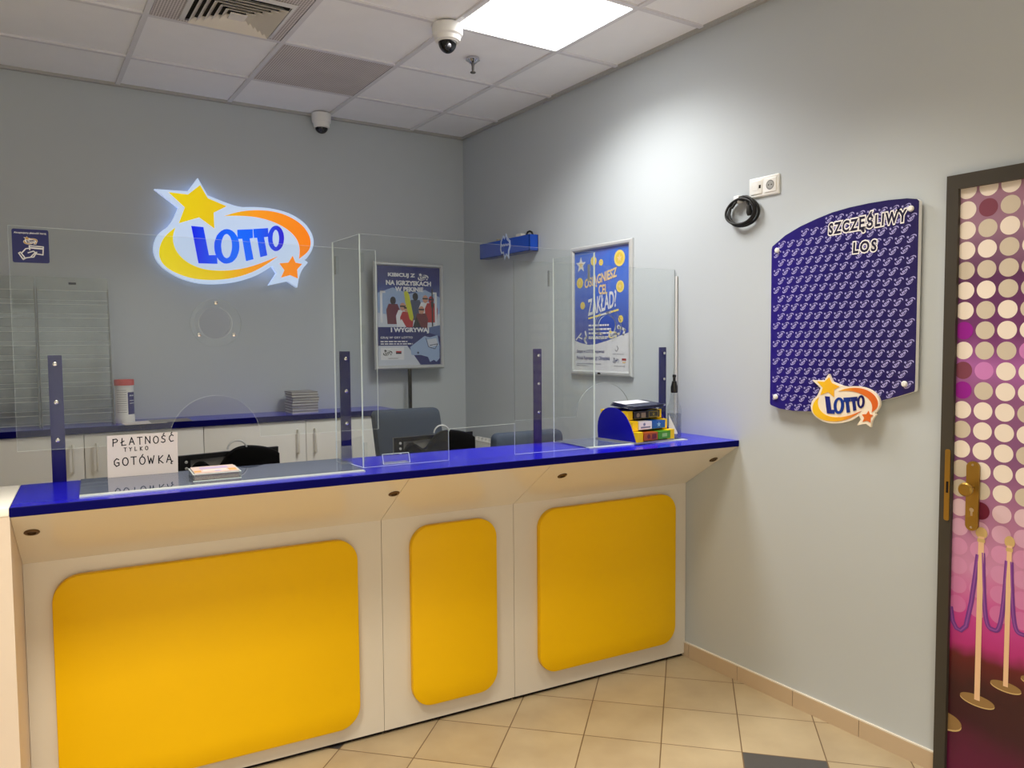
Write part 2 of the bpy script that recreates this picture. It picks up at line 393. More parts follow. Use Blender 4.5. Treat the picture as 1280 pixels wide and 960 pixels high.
# tiled skirting along the right wall
SKIRT = pm('skirting_tile', rgb(196, 174, 146), .4, .4, var=.05, scale=6)
CAULK = pm('caulk', rgb(222, 214, 200), .6)
mb = MB(); ys = [0, -.42, -.72, -1.02, -1.32, -1.62, -1.92, -2.228, -2.531, -2.832, -3.139, -3.437]
for y1, y0 in zip(ys[:-1], ys[1:]): mb.box(-.010, 0, y0+.0012, y1-.0012, 0, .068, 0)
mb.box(-.008, 0, -3.437, 0, .001, .067, 2); mb.box(-.009, 0, -3.437, 0, .068, .073, 1)
struct('baseboard_right', mb, [SKIRT, CAULK, DARK])

# ------------------------------------------------------------------ printed door on the right wall
DY0, DY1, DZ = -3.478, -4.36, 2.082
d = T('door_1', None, None, (0, DY0, 0), kind='structure')
mb = MB(); fr = fm_right(0, 0, 0)
mb.box(-.022, .0, -3.478, -3.438, 0, 2.13); mb.box(-.022, .0, -4.40, -4.36, 0, 2.13); mb.box(-.022, .0, -4.36, -3.478, 2.082, 2.13)
d.part('door_frame', mb, DOORF)
DOORG = ramp_mat('door_print', [(0, rgb(100, 12, 60)), (.06, rgb(88, 10, 52)), (.115, rgb(58, 13, 28)), (.17, rgb(58, 15, 22)), (.225, rgb(96, 20, 26)), (.25, rgb(180, 40, 124)),
    (.30, rgb(202, 66, 154)), (.38, rgb(204, 138, 182)), (.47, rgb(168, 112, 152)), (.56, rgb(132, 84, 130)), (.66, rgb(142, 88, 134)), (.71, rgb(170, 100, 168)), (.76, rgb(116, 58, 112)), (.86, rgb(96, 54, 94)), (.93, rgb(156, 118, 142)), (1, rgb(158, 116, 140))],
    'Z', .05, 2.13, .35, var=.10)
mb = MB(); mb.box(-.006, 0, DY1, DY0, .004, DZ, 0)
dm = [DOORG]
def dmat(name, c): dm.append(pm(name, c, .4, .3, var=.02)); return len(dm)-1
d_w, d_g = dmat('dot_white', rgb(238, 226, 216)), dmat('dot_grey', rgb(206, 194, 178))
d_m, d_v, d_p = dmat('dot_maroon', rgb(128, 70, 88)), dmat('dot_violet', rgb(150, 36, 150)), dmat('dot_pink', rgb(204, 130, 194))
d_r = dmat('dot_wine', rgb(104, 22, 52))
fade = [dmat('dot_fade_%d' % i, c) for i, c in enumerate((rgb(222, 192, 206), rgb(214, 166, 198), rgb(211, 146, 190), rgb(210, 132, 184), rgb(208, 116, 176)))]
d_rope, d_post, d_postd, d_dark = dmat('rope_print', rgb(118, 58, 146)), dmat('post_print', rgb(236, 196, 158)), dmat('base_print', rgb(150, 118, 74)), dmat('shadow_print', rgb(44, 18, 22))
d_rope2, d_rim = dmat('rope_light', rgb(150, 84, 170)), dmat('rim_print', rgb(212, 182, 126))
special = {(1, 1): d_m, (7, 0): d_v, (9, 0): d_m, (9, 1): d_p, (10, 0): d_v, (8, 3): d_p}
fD = fm_right(-.006, 0, 0)
rng = random.Random(3)
for j in range(0, 24):
    z = 2.075-.0683*j
    for c in range(13):
        y = -3.5005-.0682*c
        if y-.031 < DY1 or z < .60: continue
        if z > 1.03:
            mi = special.get((j, c)) or (d_w if rng.random() < .6 else d_g)
        else: mi = fade[min(4, int((1.03-z)/.088))]
        if abs(z-(2.075-.0683*16)) < .02 and c == 1: mi = d_r
        pts = [(-y+.0302*math.cos(2*PI*q/28), min(z+.0302*math.sin(2*PI*q/28), DZ-.0005)) for q in range(28)]
        mb.prism(pts, fD, .0004, .0004, mi)
def stanchion(y, zt, zb, bw, part=False):
    for k in range(2):
        mb.prism(circ(-y, zb-.004*(1-k), bw, 30, bw*.33), fD, .0006+.0003*k, .0006+.0003*k, d_rim if k == 0 else d_postd)
    mb.prism(rect(-y-bw*.16, -y+bw*.16, zb, zt), fD, .0015, .0015, d_post)
    mb.prism(circ(-y, zt+.012, bw*.34, 16, .02), fD, .0014, .0014, d_rim)
    mb.prism(rect(-y-bw*.22, -y+bw*.22, zt-.02, zt-.008), fD, .0017, .0017, d_rim)
def rope(y0, z0, y1, z1, zl, w):
    pts = []
    for k in range(21):
        a = k/20; pts.append((-(y0+(y1-y0)*a), z0+(z1-z0)*a-(((z0+z1)/2-zl))*(1-(2*a-1)**4)))
    ribbon(mb, pts, w, fD, .0012, d_rope); ribbon(mb, [(u-.001, v) for u, v in pts], w*.3, fD, .0016, d_rope2)
ysx = [-3.575, -3.664, -3.752, -3.838, -3.92, -4.0, -4.078]
bws = [.057, .048, .043, .038, .035, .032, .03]
for i, y in enumerate(ysx): stanchion(y, .895-.012*i, .322+.082*min(i, 1)+.05*max(0, i-1), bws[i])
for i in range(len(ysx)-1): rope(ysx[i]-.006, .84-.01*i, ysx[i+1]+.006, .83-.01*i, .585+.012*i, .015-.001*i)
rope_pts = [(3.479, .625), (3.487, .575), (3.50, .553), (3.515, .549), (3.532, .57), (3.548, .66), (3.558, .75), (3.566, .83)]
ribbon(mb, rope_pts, .016, fD, .0012, d_rope); ribbon(mb, rope_pts, .005, fD, .0016, d_rope2)
half = [(p[0] if p[0] > 3.479 else 3.479, p[1]) for p in circ(3.468, .203, .058, 30, .03)]
mb.prism(half, fD, .0006, .0006, d_rim); mb.prism([(p[0], p[1]+.006) for p in half], fD, .0009, .0009, d_postd)
d.part('door_leaf', mb, dm, 'door leaf printed with pale dots on purple, rope posts and a dark red carpet')
mb = MB().prism(rrect(3.524, 3.566, .910, 1.150, .0205), fD, 0, .009, 0)
hp = d.part('handle_plate', mb, BRASS)
mb = MB().lathe([(.009, 0), (.009, .028), (.020, .034), (.0235, .04), (.0235, .048), (.019, .053), (.004, .054)], (-.015, -3.545, 1.058), axis='x', n=26, M=Matrix.Scale(-1, 3, Vector((1, 0, 0))))
d.part('knob', mb, BRASS, parent=hp)
mb = MB().prism(circ(3.545, .982, .0075, 18), fD, .009, .0105).prism(rect(3.5415, 3.5485, .962, .982), fD, .009, .0103)
d.part('keyhole', mb, CHROME, parent=hp)
mb = MB()
for zz in (.922, 1.138): mb.prism(circ(3.545, zz, .0042, 14), fD, .009, .011)
d.part('plate_screws', mb, CHROME, parent=hp)
mb = MB().prism(rrect(3.456, 3.474, .932, 1.183, .006), fm_right(-.022, 0, 0), 0, .003)
mb.prism(rect(3.462, 3.470, 1.03, 1.07), fm_right(-.022, 0, 0), .003, .0034, 1)
d.part('strike_plate', mb, [BRASS, DARK])

# ================================================================== CEILING FITTINGS
LEDM = pm('led_diffuser', rgb(250, 250, 250), .6, emit=(1, .985, .95, 1), es=5)
t = T('ceiling_light', 'glowing square white ceiling panel light beside the dome camera', 'ceiling light', (-.715, -1.998, H))
t.part('light_frame', MB().box(-1.003, -.427, -2.286, -1.71, H+.002, H+.0099), WHITE)
t.part('diffuser', MB().box(-.996, -.434, -2.279, -1.717, H-.002, H+.002), LEDM)

PERF = bpy.data.materials.new('perforated_metal'); PERF.use_nodes = True
def stripes(m, c0, c1, scale, axis):
    N = m.node_tree.nodes; L = m.node_tree.links; b = N['Principled BSDF']
    tc = N.new('ShaderNodeTexCoord'); sp = N.new('ShaderNodeSeparateXYZ'); L.new(tc.outputs['Object'], sp.inputs[0])
    s1 = N.new('ShaderNodeMath'); s1.operation = 'MULTIPLY'; s1.inputs[1].default_value = scale; L.new(sp.outputs[0], s1.inputs[0])
    s2 = N.new('ShaderNodeMath'); s2.operation = 'MULTIPLY'; s2.inputs[1].default_value = scale*.55; L.new(sp.outputs[1], s2.inputs[0])
    a = N.new('ShaderNodeMath'); a.operation = 'SINE'; L.new(s1.outputs[0], a.inputs[0])
    c = N.new('ShaderNodeMath'); c.operation = 'SINE'; L.new(s2.outputs[0], c.inputs[0])
    ad = N.new('ShaderNodeMath'); ad.operation = 'MULTIPLY_ADD'; ad.inputs[1].default_value = .35; L.new(c.outputs[0], ad.inputs[0]); L.new(a.outputs[0], ad.inputs[2])
    nz = N.new('ShaderNodeTexNoise'); nz.inputs['Scale'].default_value = 6; L.new(tc.outputs['Object'], nz.inputs['Vector'])
    a2 = N.new('ShaderNodeMath'); a2.operation = 'MULTIPLY_ADD'; a2.inputs[1].default_value = .8; L.new(nz.outputs['Fac'], a2.inputs[0]); L.new(ad.outputs[0], a2.inputs[2])
    mr = N.new('ShaderNodeMapRange'); mr.inputs['From Min'].default_value = -.9; mr.inputs['From Max'].default_value = 1.5; L.new(a2.outputs[0], mr.inputs['Value'])
    mx = N.new('ShaderNodeMix'); mx.data_type = 'RGBA'; L.new(mr.outputs[0], mx.inputs[0]); mx.inputs[6].default_value = c0; mx.inputs[7].default_value = c1
    L.new(mx.outputs[2], b.inputs['Base Color']); b.inputs['Roughness'].default_value = .6
stripes(PERF, rgb(150, 143, 143), rgb(222, 216, 216), 2*PI/.0115, 0)
def grille_panel(x0, x1, y0, y1):
    return MB().box(x0, x1, y0, y1, H+.001, H+.006, 0)
single('ventilation_grille', grille_panel(-1.600, -1.030, -1.083, -.513), PERF, 'grey perforated metal ceiling panel between plain tiles, nearer the back wall than the louvred vent', 'ceiling vent', (-1.315, -.798, H))
t = T('air_diffuser', 'square louvred white ceiling air vent set in a striped grey panel at the top edge', 'air vent', (-1.915, -1.398, H))
t.part('backing_panel', grille_panel(-2.200, -1.630, -1.683, -1.113), PERF)
vx, vy = -1.882, -1.345
DUCT = pm('duct_dark', rgb(38, 36, 34), .9)
VW = pm('vent_white', rgb(226, 226, 228), .35, var=.02)
VG = pm('vent_grey', rgb(228, 223, 215), .4, var=.02)
def ring_sq(mb, r0, r1, z0, z1, mi=0):
    A = [(vx+sx*r0, vy+sy*r0, z0) for sx, sy in ((-1, -1), (1, -1), (1, 1), (-1, 1))]
    B = [(vx+sx*r1, vy+sy*r1, z1) for sx, sy in ((-1, -1), (1, -1), (1, 1), (-1, 1))]
    C = [(x, y, z+.002) for x, y, z in B]; D = [(x, y, z+.002) for x, y, z in A]
    return mb.loft([A, B, C, D, A], mi, cap=False)
t.part('duct_opening', MB().box(vx-.186, vx+.186, vy-.186, vy+.186, H-.0005, H+.0008), DUCT)
t.part('frame', ring_sq(MB(), .205, .186, H-.004, H-.012).box(vx-.205, vx-.203, vy-.205, vy+.205, H-.004, H+.001).box(vx+.203, vx+.205, vy-.205, vy+.205, H-.004, H+.001), VW)
for i, r in enumerate((.166, .138, .110, .082, .054)):
    t.part('louvre', ring_sq(MB(), r-.016, r+.008, H-.003, H-.024), VG)
t.part('centre_plate', MB().box(vx-.035, vx+.035, vy-.035, vy+.035, H-.024, H-.020), VG)

def dome_cam(name, label, x, y, r, h1, z0, dome_r, dip):
    t = T(name, label, 'camera', (x, y, z0), group=None)
    t.part('mount', MB().lathe([(r, z0), (r*1.01, z0-h1*.10), (r*.99, z0-h1*.62), (r*.86, z0-h1*.72), (r*.82, z0-h1*.98), (r*.74, z0-h1)], (x, y, 0)), WHITE)
    prof = [(dome_r*math.cos(a), z0-h1-dip*math.sin(a)) for a in [PI/2*k/9 for k in range(10)]]
    prof[-1] = (.0005, z0-h1-dip)
    dm_ = t.part('dome', MB().lathe(prof, (x, y, 0)), pm('camera_dome', rgb(8, 8, 9), .06, .6))
    t.part('lens_ring', MB().lathe([(dome_r*1.12, z0-h1+.001), (dome_r*1.12, z0-h1-.004), (dome_r*.99, z0-h1-.005)], (x, y, 0)), WHITE)
    t.part('lens', MB().lathe([(dome_r*.30, 0), (dome_r*.30, dip*.25), (dome_r*.2, dip*.28)], (x-dome_r*.35, y-dome_r*.62, z0-h1-dip*.62), axis='y', M=Matrix.Scale(-1, 3, Vector((0, 1, 0)))), pm('lens_glass', rgb(70, 70, 74), .08, .6, metal=.6), parent=dm_)
    return t
dome_cam('security_camera', 'white ceiling dome camera with black bubble touching the corner of the panel light', -1.035, -1.70, .070, .072, H, .043, .052)
dome_cam('security_camera', 'white dome camera with black bubble high on the back wall, under the ceiling edge', -1.068, -.075, .060, .085, H, .040, .038)
t = T('fire_sprinkler', 'small metal fire sprinkler head hanging from a ceiling tile beside the dome camera', 'sprinkler', (-.722, -1.392, H))
t.part('escutcheon', MB().lathe([(.034, H+.01), (.036, H-.004), (.026, H-.010), (.014, H-.020)], (-.722, -1.392, 0)), CHROME)
t.part('nozzle', MB().lathe([(.010, H-.018), (.007, H-.034), (.006, H-.058), (.005, H-.062)], (-.722, -1.392, 0)), STEELD)
t.part('deflector', MB().lathe([(.014, H-.062), (.015, H-.064), (.013, H-.067)], (-.722, -1.392, 0)), STEELD)

# ================================================================== BACK WALL: glowing sign
SW, SX, SZ = .937, -1.597, 2.229
t = T('wall_sign', 'large glowing oval logo sign with a yellow star on the grey back wall', 'sign', (SX, 0, SZ))
fs = fm_back(SX, 0, SZ)
GLOW = pm('sign_white_glow', rgb(150, 165, 190), .35, emit=(.62, .76, 1.0, 1), es=.66)
GLOWS = pm('sign_side_glow', rgb(215, 226, 255), .35, emit=(.55, .68, 1.0, 1), es=.55)
t.part('sign_body', MB().prism(LG('body', SW), fs, .030, .066, 0, ms=1), [GLOW, GLOWS])
LEDW = pm('sign_backlight', rgb(215, 226, 255), .5, emit=(.5, .66, 1, 1), es=3.4)
t.part('backlight', MB().prism(circ(-.03*SW, -.06*SW, .40*SW, 40, .125*SW), fs, .012, .018, 0).prism(star(-.235*SW, .155*SW, .12*SW), fs, .012, .018, 0), LEDW)
sy = ramp_mat('sign_yellow', [(0, rgb(240, 220, 0)), (.38, rgb(236, 200, 0)), (.6, rgb(255, 158, 20)), (1, rgb(255, 128, 0))], 'X', -.47, .47, .45, .58)
sb = ramp_mat('sign_blue', [(0, rgb(8, 20, 214)), (.45, rgb(0, 96, 236)), (.65, rgb(0, 90, 236)), (1, rgb(40, 16, 190))], 'X', -.27, .28, .6, .85)
for nm, k in (('yellow_star', 'ystar'), ('yellow_crescent', 'ycres'), ('orange_swoosh', 'oswoosh'), ('orange_star', 'ostar')):
    t.part(nm, MB().prism(LG(k, SW), fs, .066, .069), sy)
for k in ('L', 'O1', 'T1', 'T2', 'O2'):
    t.part('letter', MB().prism(LG(k, SW), fs, .066, .070, 0, [LG(k+'h', SW)] if k[0] == 'O' else ()), sb)

# ------------------------------------------------------------------ poster prints
def frame_mb(fm, u0, u1, v0, v1, wd, th):
    mb = MB()
    def ring(g, w): return [fm(u0+g, v0+g, w), fm(u1-g, v0+g, w), fm(u1-g, v1-g, w), fm(u0+g, v1-g, w)]
    return mb.loft([ring(0, 0), ring(0, th*.5), ring(wd*.3, th), ring(wd*.7, th), ring(wd, th*.45), ring(wd, 0)], 0, cap=False)
def dashes(mb, fm, u0, u1, v, h, w, mi, rnd, gap=.006):
    """a line of type too small to read: broken strokes"""
    u = u0
    while u < u1-.004:
        L = min(rnd.uniform(.012, .034), u1-u)
        mb.prism(rect(u, u+L, v-h/2, v+h/2), fm, w, w, mi); u += L+gap
pc = {}
def PC(name, c): return pm('print_'+name, c, .3, .35, var=.03)
rnd = random.Random(11)
# floor-standing poster by the back wall
PX, PZ, PY = -.492, 1.7475, -.105
t = T('poster_stand', 'silver framed sports poster on a black pole stand by the back wall', 'poster stand', (PX, PY, 0))
fp = fm_back(PX, PY, PZ); W2, H2 = .258, .3585
t.part('frame', frame_mb(fp, -W2, W2, -H2, H2, .026, .018), SILV)
mats = [ramp_mat('poster_sky', [(0, rgb(190, 200, 222)), (.12, rgb(70, 92, 160)), (.45, rgb(98, 118, 166)), (.7, rgb(96, 116, 170)), (.85, rgb(30, 46, 128)), (1, rgb(26, 34, 116))], 'Z', -.345+PZ, .345+PZ, .25, var=.05)]
def M_(name, c): mats.append(PC(name, c)); return len(mats)-1
wht, nvy, yl, red, blk, skin, mar, ice, snow, grn = (M_('white', rgb(232, 234, 240)), M_('navy', rgb(24, 34, 110)), M_('lime', rgb(206, 210, 40)), M_('red', rgb(180, 40, 50)), M_('black', rgb(24, 24, 34)),
    M_('skin', rgb(206, 150, 128)), M_('maroon', rgb(110, 40, 56)), M_('ice', rgb(158, 182, 220)), M_('snow', rgb(206, 214, 228)), M_('slate', rgb(70, 80, 110)))
mb = MB().prism(rect(-.234, .234, -.335, .335), fp, .002, .004, 0)
w = .0045
def P(pts, mi, lift=0): mb.prism(pts, fp, w+lift, w+lift, mi)
P([(-.234, .15), (-.12, .19), (0, .15), (.12, .18), (.234, .13), (.234, -.06), (-.234, -.06)], ice)
P([(-.234, -.06), (-.234, -.085), (.1, -.085), (.234, -.06), (.234, .02), (.1, -.02), (-.1, .0), (-.234, .02)], snow, .0003)
for u in (-.205, .2):
    s_ = 1 if u < 0 else -1
    P(rect(u-.008, u+.008, -.045 if u < 0 else -.065, .165), wht, .0012); P(rect(min(u, u+s_*.03), max(u, u+s_*.03), .152, .165), wht, .0012)
figs = [(-.12, .03, mar, blk, .155), (-.05, -.01, wht, skin, .13), (.045, .06, grn, blk, .16), (.12, .045, wht, skin, .16), (.165, .04, red, red, .15), (-.02, -.02, red, skin, .11), (.09, -.03, mar, skin, .10)]
for (u, v, body, head, hh) in figs:
    P([(u-.042, v-hh*.55), (u+.042, v-hh*.55), (u+.05, v+.01), (u+.032, v+.05), (u-.032, v+.05), (u-.05, v+.01)], body, .0006+.0002*figs.index((u, v, body, head, hh))/7)
    P(circ(u, v+.072, .021, 16, .027), head, .0010)
    P(rect(u-.02, u+.02, v+.070, v+.080), blk, .0013)
P([(-.04, .16), (-.018, .175), (.0, .14), (.03, -.01), (.018, -.035), (0, -.02), (-.03, .09)], yl, .0016)
P(rect(.168, .178, -.07, .19), blk, .0016); P(rect(.163, .183, .06, .10), blk, .0017)
P([(-.1, -.085), (-.06, -.02), (-.02, -.085)], wht, .0013); P([(.02, -.085), (.05, .0), (.09, -.085)], blk, .0013)
P(rect(-.234, .1, -.105, -.075), nvy, .0018)
P([(-.234, -.335), (-.234, -.08), (.1, -.10), (.234, -.14), (.234, -.335)], nvy, .0015)
P([(-.234, -.335), (-.234, -.20), (-.02, -.20), (.08, -.335)], snow, .0019)
P([(.0, -.21), (.11, -.135), (.15, -.145), (.21, -.13), (.225, -.20), (.225, -.29), (.20, -.315), (.18, -.30), (.15, -.315), (.135, -.28), (.08, -.265), (.01, -.265)], ice, .0021)
P([(.13, -.16), (.2, -.15), (.215, -.2), (.14, -.215)], snow, .0024)
for q in stroke([(.12, -.15), (.14, -.21), (.19, -.225), (.21, -.19), (.15, -.20)], .005): P(q, grn, .0026)
P(circ(.06, -.25, .008), grn, .0026)
X = lambda tx, u0, u1, v0, v1, mi, b=.05: mb.text(tx, fp, u0, u1, v0, v1, w+.0028, mi, b)
X('KIBICUJ Z', -.155, .045, .255, .288, wht); logo_flat(mb, fp, .105, .268, .085, w+.0028, wht, wht)
X('NA IGRZYSKACH', -.17, .165, .205, .238, wht); X('W PEKINIE', -.105, .105, .165, .196, wht)
X('I WYGRYWAJ', -.14, .145, -.118, -.078, wht); X('GRAJ W GRY LOTTO', -.215, .02, -.157, -.138, wht, .02)
dashes(mb, fp, -.215, -.02, -.172, .008, w+.0028, wht, rnd); dashes(mb, fp, -.215, .02, -.188, .008, w+.0028, wht, rnd)
P(rect(-.215, -.045, -.295, -.212), wht, .0026); logo_flat(mb, fp, -.165, -.245, .07, w+.0031, blk, blk)
P(rect(-.105, -.065, -.246, -.236), red, .003); P(rect(-.105, -.065, -.256, -.246), blk, .003); dashes(mb, fp, -.16, -.09, -.285, .003, w+.003, blk, rnd, .003)
t.part('poster', mb, mats, 'printed poster with blue sky, athletes, white lettering and a folded pale garment')
t.part('clear_cover', MB().prism(rect(-.234, .234, -.335, .335), fp, .0090, .0096), clear_mat('poster_cover', (.97, .97, .97), .8, .01))
t.part('pole', MB().rbox(PX-.012, PX+.012, PY-.004, PY+.012, .02, 1.42, .003), BLACKM)
t.part('base', MB().rbox(PX-.16, PX+.16, PY-.14, PY+.09, 0, .018, .005), BLACKM)

# framed poster on the right wall
QY, QZ = -1.549, 1.7425
t = T('wall_poster', 'blue framed poster with yellow coins hung on the right wall behind the acrylic screens', 'poster', (0, QY, QZ))
fq = fm_right(0, QY, QZ); W2, H2 = .265, .3665
t.part('frame', frame_mb(fq, -W2, W2, -H2, H2, .028, .020), SILV)
mats = [ramp_mat('poster_blue', [(0, rgb(40, 74, 176)), (.35, rgb(36, 72, 182)), (.7, rgb(58, 110, 226)), (1, rgb(66, 116, 226))], 'Z', -.345, .345, .3)]
wht, nvy, yl, gold, amb, gry = M_('white', rgb(232, 234, 240)), M_('navy2', rgb(34, 44, 120)), M_('yellow', rgb(250, 226, 110)), M_('gold', rgb(240, 208, 60)), M_('amber', rgb(248, 216, 150)), M_('grey', rgb(150, 152, 166))
red = M_('red', rgb(180, 40, 50))
mb = MB().prism(rect(-.238, .238, -.340, .340), fq, .002, .004, 0); w = .0045
def P(pts, mi, lift=0): mb.prism(pts, fq, w+lift, w+lift, mi)
P([(-.238, -.340), (-.238, -.17), (-.18, -.185), (-.11, -.195), (-.04, -.19), (.06, -.17), (.238, -.125), (.238, -.340)], wht)
for u, v, r in ((.155, .272, .044), (-.065, .275, .026), (.0, .262, .018), (.16, .12, .032), (.165, -.055, .020), (-.19, .16, .030), (-.165, .03, .021)):
    P(circ(u, v, r, 22), yl, .0003); P(circ(u, v, r*.72, 22), gold, .0006); P(star(u, v, r*.5), amb, .0009)
P(star(-.18, .262, .048), wht, .0003); P(star(-.18, .262, .022), amb, .0006)
tt = lambda tx, u0, u1, v0, v1, mi, b, rise=0, l=.0012: mb.text(tx, fq, u0, u1, v0, v1, w+l, mi, b, 0, rise)
tt('OSIĄGNIESZ', -.145, .135, .135, .205, amb, .03, .05); tt('CEL', -.02, .055, .085, .14, amb, .03, .0)
tt('ZAKŁAD?', -.115, .13, -.01, .085, wht, .02, .045)
for q in stroke([(-.11, -.045), (.145, -.005)], .010): P(q, yl, .0010)
for q in stroke([(.0, -.028), (.06, -.018)], .011): P(q, wht, .0012)
for i in range(4): dashes(mb, fq, -.11, .075+.01*(i % 2), -.085-.022*i, .010, w+.0010, wht, rnd, .004)
dashes(mb, fq, -.11, .05, -.172+.015, .010, w+.0010, wht, rnd, .004)
logo_flat(mb, fq, .10, -.135, .075, w+.0008, yl, nvy, wht)
for q in stroke([(.15, -.10), (.175, -.105), (.20, -.115), (.185, -.14), (.195, -.17)], .014): P(q, wht, .0010)
P(circ(.148, -.098, .012), wht, .001)
for q in stroke([(-.225, -.165), (-.18, -.13)], .008)+stroke([(-.2, -.15), (-.17, -.16)], .008)+stroke([(-.14, -.12), (-.13, -.15), (-.15, -.165), (-.13, -.185)], .014): P(q, wht, .0010)
tt('Grając w LOTTO wspierasz', -.22, .03, -.245, -.222, nvy, .015); tt('Polską Reprezentację Olimpijską', -.22, .075, -.285, -.258, nvy, .015)
dashes(mb, fq, -.22, .0, -.302, .004, w+.001, gry, rnd, .003); dashes(mb, fq, -.22, -.12, -.313, .004, w+.001, gry, rnd, .003)
for q in stroke([(.135, -.20), (.145, -.215), (.132, -.23), (.12, -.222)], .005): P(q, gry, .001)
dashes(mb, fq, .10, .19, -.245, .003, w+.001, gry, rnd, .003)
logo_flat(mb, fq, .125, -.278, .055, w+.001, gry, nvy)
P(rect(.175, .21, -.279, -.268), red, .001); P(rect(.18, .205, -.293, -.286), amb, .001); dashes(mb, fq, .11, .2, -.31, .003, w+.001, gry, rnd, .003)
t.part('poster', mb, mats, 'blue printed poster with yellow coins, a white star and white lettering over a snow hill')
t.part('clear_cover', MB().prism(rect(-.238, .238, -.340, .340), fq, .0095, .0100), clear_mat('poster_cover2', (.97, .97, .97), .7, .01))
t.part('latch', MB().prism(rect(-.012, .012, -H2+.008, -H2+.018), fq, .019, .022), DARK)

# ------------------------------------------------------------------ blue tray on the right wall
TB = pm('tray_blue', rgb(20, 74, 186), .25, .5, var=.04)
tx0, ty0, ty1, tz0, tz1 = -.066, -.936, -.335, 2.130, 2.230
t = T('wall_tray', 'bright blue wall tray with a white outlined emblem on its front', 'tray', (0, -.635, tz0))
mb = MB()
mb.box(tx0, 0, ty0, ty1, tz0, tz0+.004); mb.box(tx0, tx0+.004, ty0, ty1, tz0, tz1); mb.box(-.004, 0, ty0, ty1, tz0, tz1)
mb.box(tx0, 0, ty0, ty0+.004, tz0, tz1); mb.box(tx0, 0, ty1-.004, ty1, tz0, tz1)
mb.box(tx0+.003, -.003, ty0+.003, ty1-.003, tz0+.005, tz0+.054)
t.part('tray_box', mb, TB)
ft = fm_right(tx0, -.66, 2.185)
mb = MB(); EW = pm('emblem_white', rgb(190, 206, 236), .4)
mb.prism([(-.055, -.02), (-.05, .035), (-.02, .07), (0, .055), (.015, .078), (.03, .05), (.06, .03), (.065, -.01), (.05, -.035), (.045, -.085), (.02, -.06), (-.005, -.085), (-.02, -.045), (-.045, -.045)], ft, .001, .005, 0)
mb.prism([(-.043, -.013), (-.038, .03), (-.017, .055), (.0, .04), (.013, .06), (.02, .04), (.05, .02), (.052, -.005), (.038, -.03), (.034, -.06), (.018, -.045), (-.002, -.065), (-.012, -.033), (-.035, -.034)], ft, .005, .0056, 1)
for q in stroke([(-.04, .0), (-.03, .014), (-.02, 0), (-.008, .014), (.002, 0), (.016, .014), (.028, 0), (.04, .012), (.05, .004)], .007): mb.prism(q, ft, .0060, .0060, 0)
t.part('emblem', mb, [EW, TB])
single('card_box', MB().rbox(-.045, -.012, -.808, -.752, 2.185, 2.252, .002), pm('card_beige', rgb(210, 208, 200), .6), 'small off-white box poking out of the blue wall tray', 'box', (-.028, -.78, 2.185))
single('eraser', MB().rbox(-.05, -.03, -.545, -.52, 2.185, 2.246, .003), pm('eraser_tan', rgb(170, 160, 140), .7), 'tiny tan piece poking out of the blue wall tray at its far end', 'eraser', (-.04, -.53, 2.185))
pts = [(-.035, -.86, 2.187), (-.035, -.858, 2.236), (-.033, -.868, 2.252), (-.03, -.886, 2.256), (-.028, -.905, 2.248), (-.03, -.918, 2.234), (-.03, -.92, 2.188)]
single('cable_loop', MB().tube(pts, .006, 8), BLACKM, 'short black cable loop sticking up at the near end of the blue wall tray', 'cable', (-.033, -.89, 2.186))

# ------------------------------------------------------------------ sockets and cable on the right wall
t = T('wall_socket', 'white double wall socket plate above the coiled black cable', 'wall socket', (0, -2.651, 2.233))
fw = fm_right(0, -2.651, 2.233)
def chamfer(fm, u0, u1, v0, v1, th, ch, r=.004):
    return MB().loft([[fm(u, v, 0) for u, v in rrect(u0, u1, v0, v1, r, 3)], [fm(u, v, th-ch) for u, v in rrect(u0, u1, v0, v1, r, 3)], [fm(u, v, th) for u, v in rrect(u0+ch, u1-ch, v0+ch, v1-ch, r, 3)]], 0)
t.part('plate', chamfer(fw, -.078, .078, -.042, .042, .010, .003), WHITE)
po = t.part('data_outlet', chamfer(fm_right(-.010, -2.651, 2.233), -.068, -.006, -.030, .030, .003, .001), WHITE)
t.part('port', MB().prism(rect(-.022, -.012, -.006, .008), fw, .0132, .0136, 0).prism(rect(-.060, -.026, -.012, .012), fw, .0132, .0140, 1), [DARK, WHITE], parent=po)
po = t.part('power_outlet', chamfer(fm_right(-.010, -2.651, 2.233), .006, .068, -.030, .030, .003, .001), WHITE)
t.part('socket_recess', MB().prism(circ(.037, 0, .0205, 26), fw, .0131, .0136, 0).prism(circ(.037, 0, .0165, 26), fw, .0136, .0138, 1).prism(circ(.030, 0, .003, 12), fw, .0138, .014, 2).prism(circ(.044, 0, .003, 12), fw, .0138, .014, 2), [GREYP, pm('socket_grey', rgb(160, 160, 158), .5), DARK], parent=po)
cy_, cz_ = -2.548, 2.135
t = T('cable_coil', 'coiled black cable hanging on the right wall below the white sockets', 'cable', (0, cy_, cz_))
mb = MB()
for n_, (ru, rv, ou, ov, wd) in enumerate(((.085, .060, 0, 0, .016), (.072, .062, .003, .006, .026), (.078, .055, -.006, .004, .034))):
    pts = []
    for k in range(41):
        a = 2*PI*k/40+.6; pts.append((-wd-.004*math.sin(a*2), cy_-(ou+ru*math.cos(a)), cz_+ov+rv*math.sin(a)))
    mb.tube(pts, .0055, 8, cap=False)
mb.tube([(-.004, -2.535, 2.208), (-.02, -2.53, 2.195), (-.03, -2.515, 2.18), (-.03, -2.495, 2.16)], .006)
t.part('coil', mb, BLACKM)
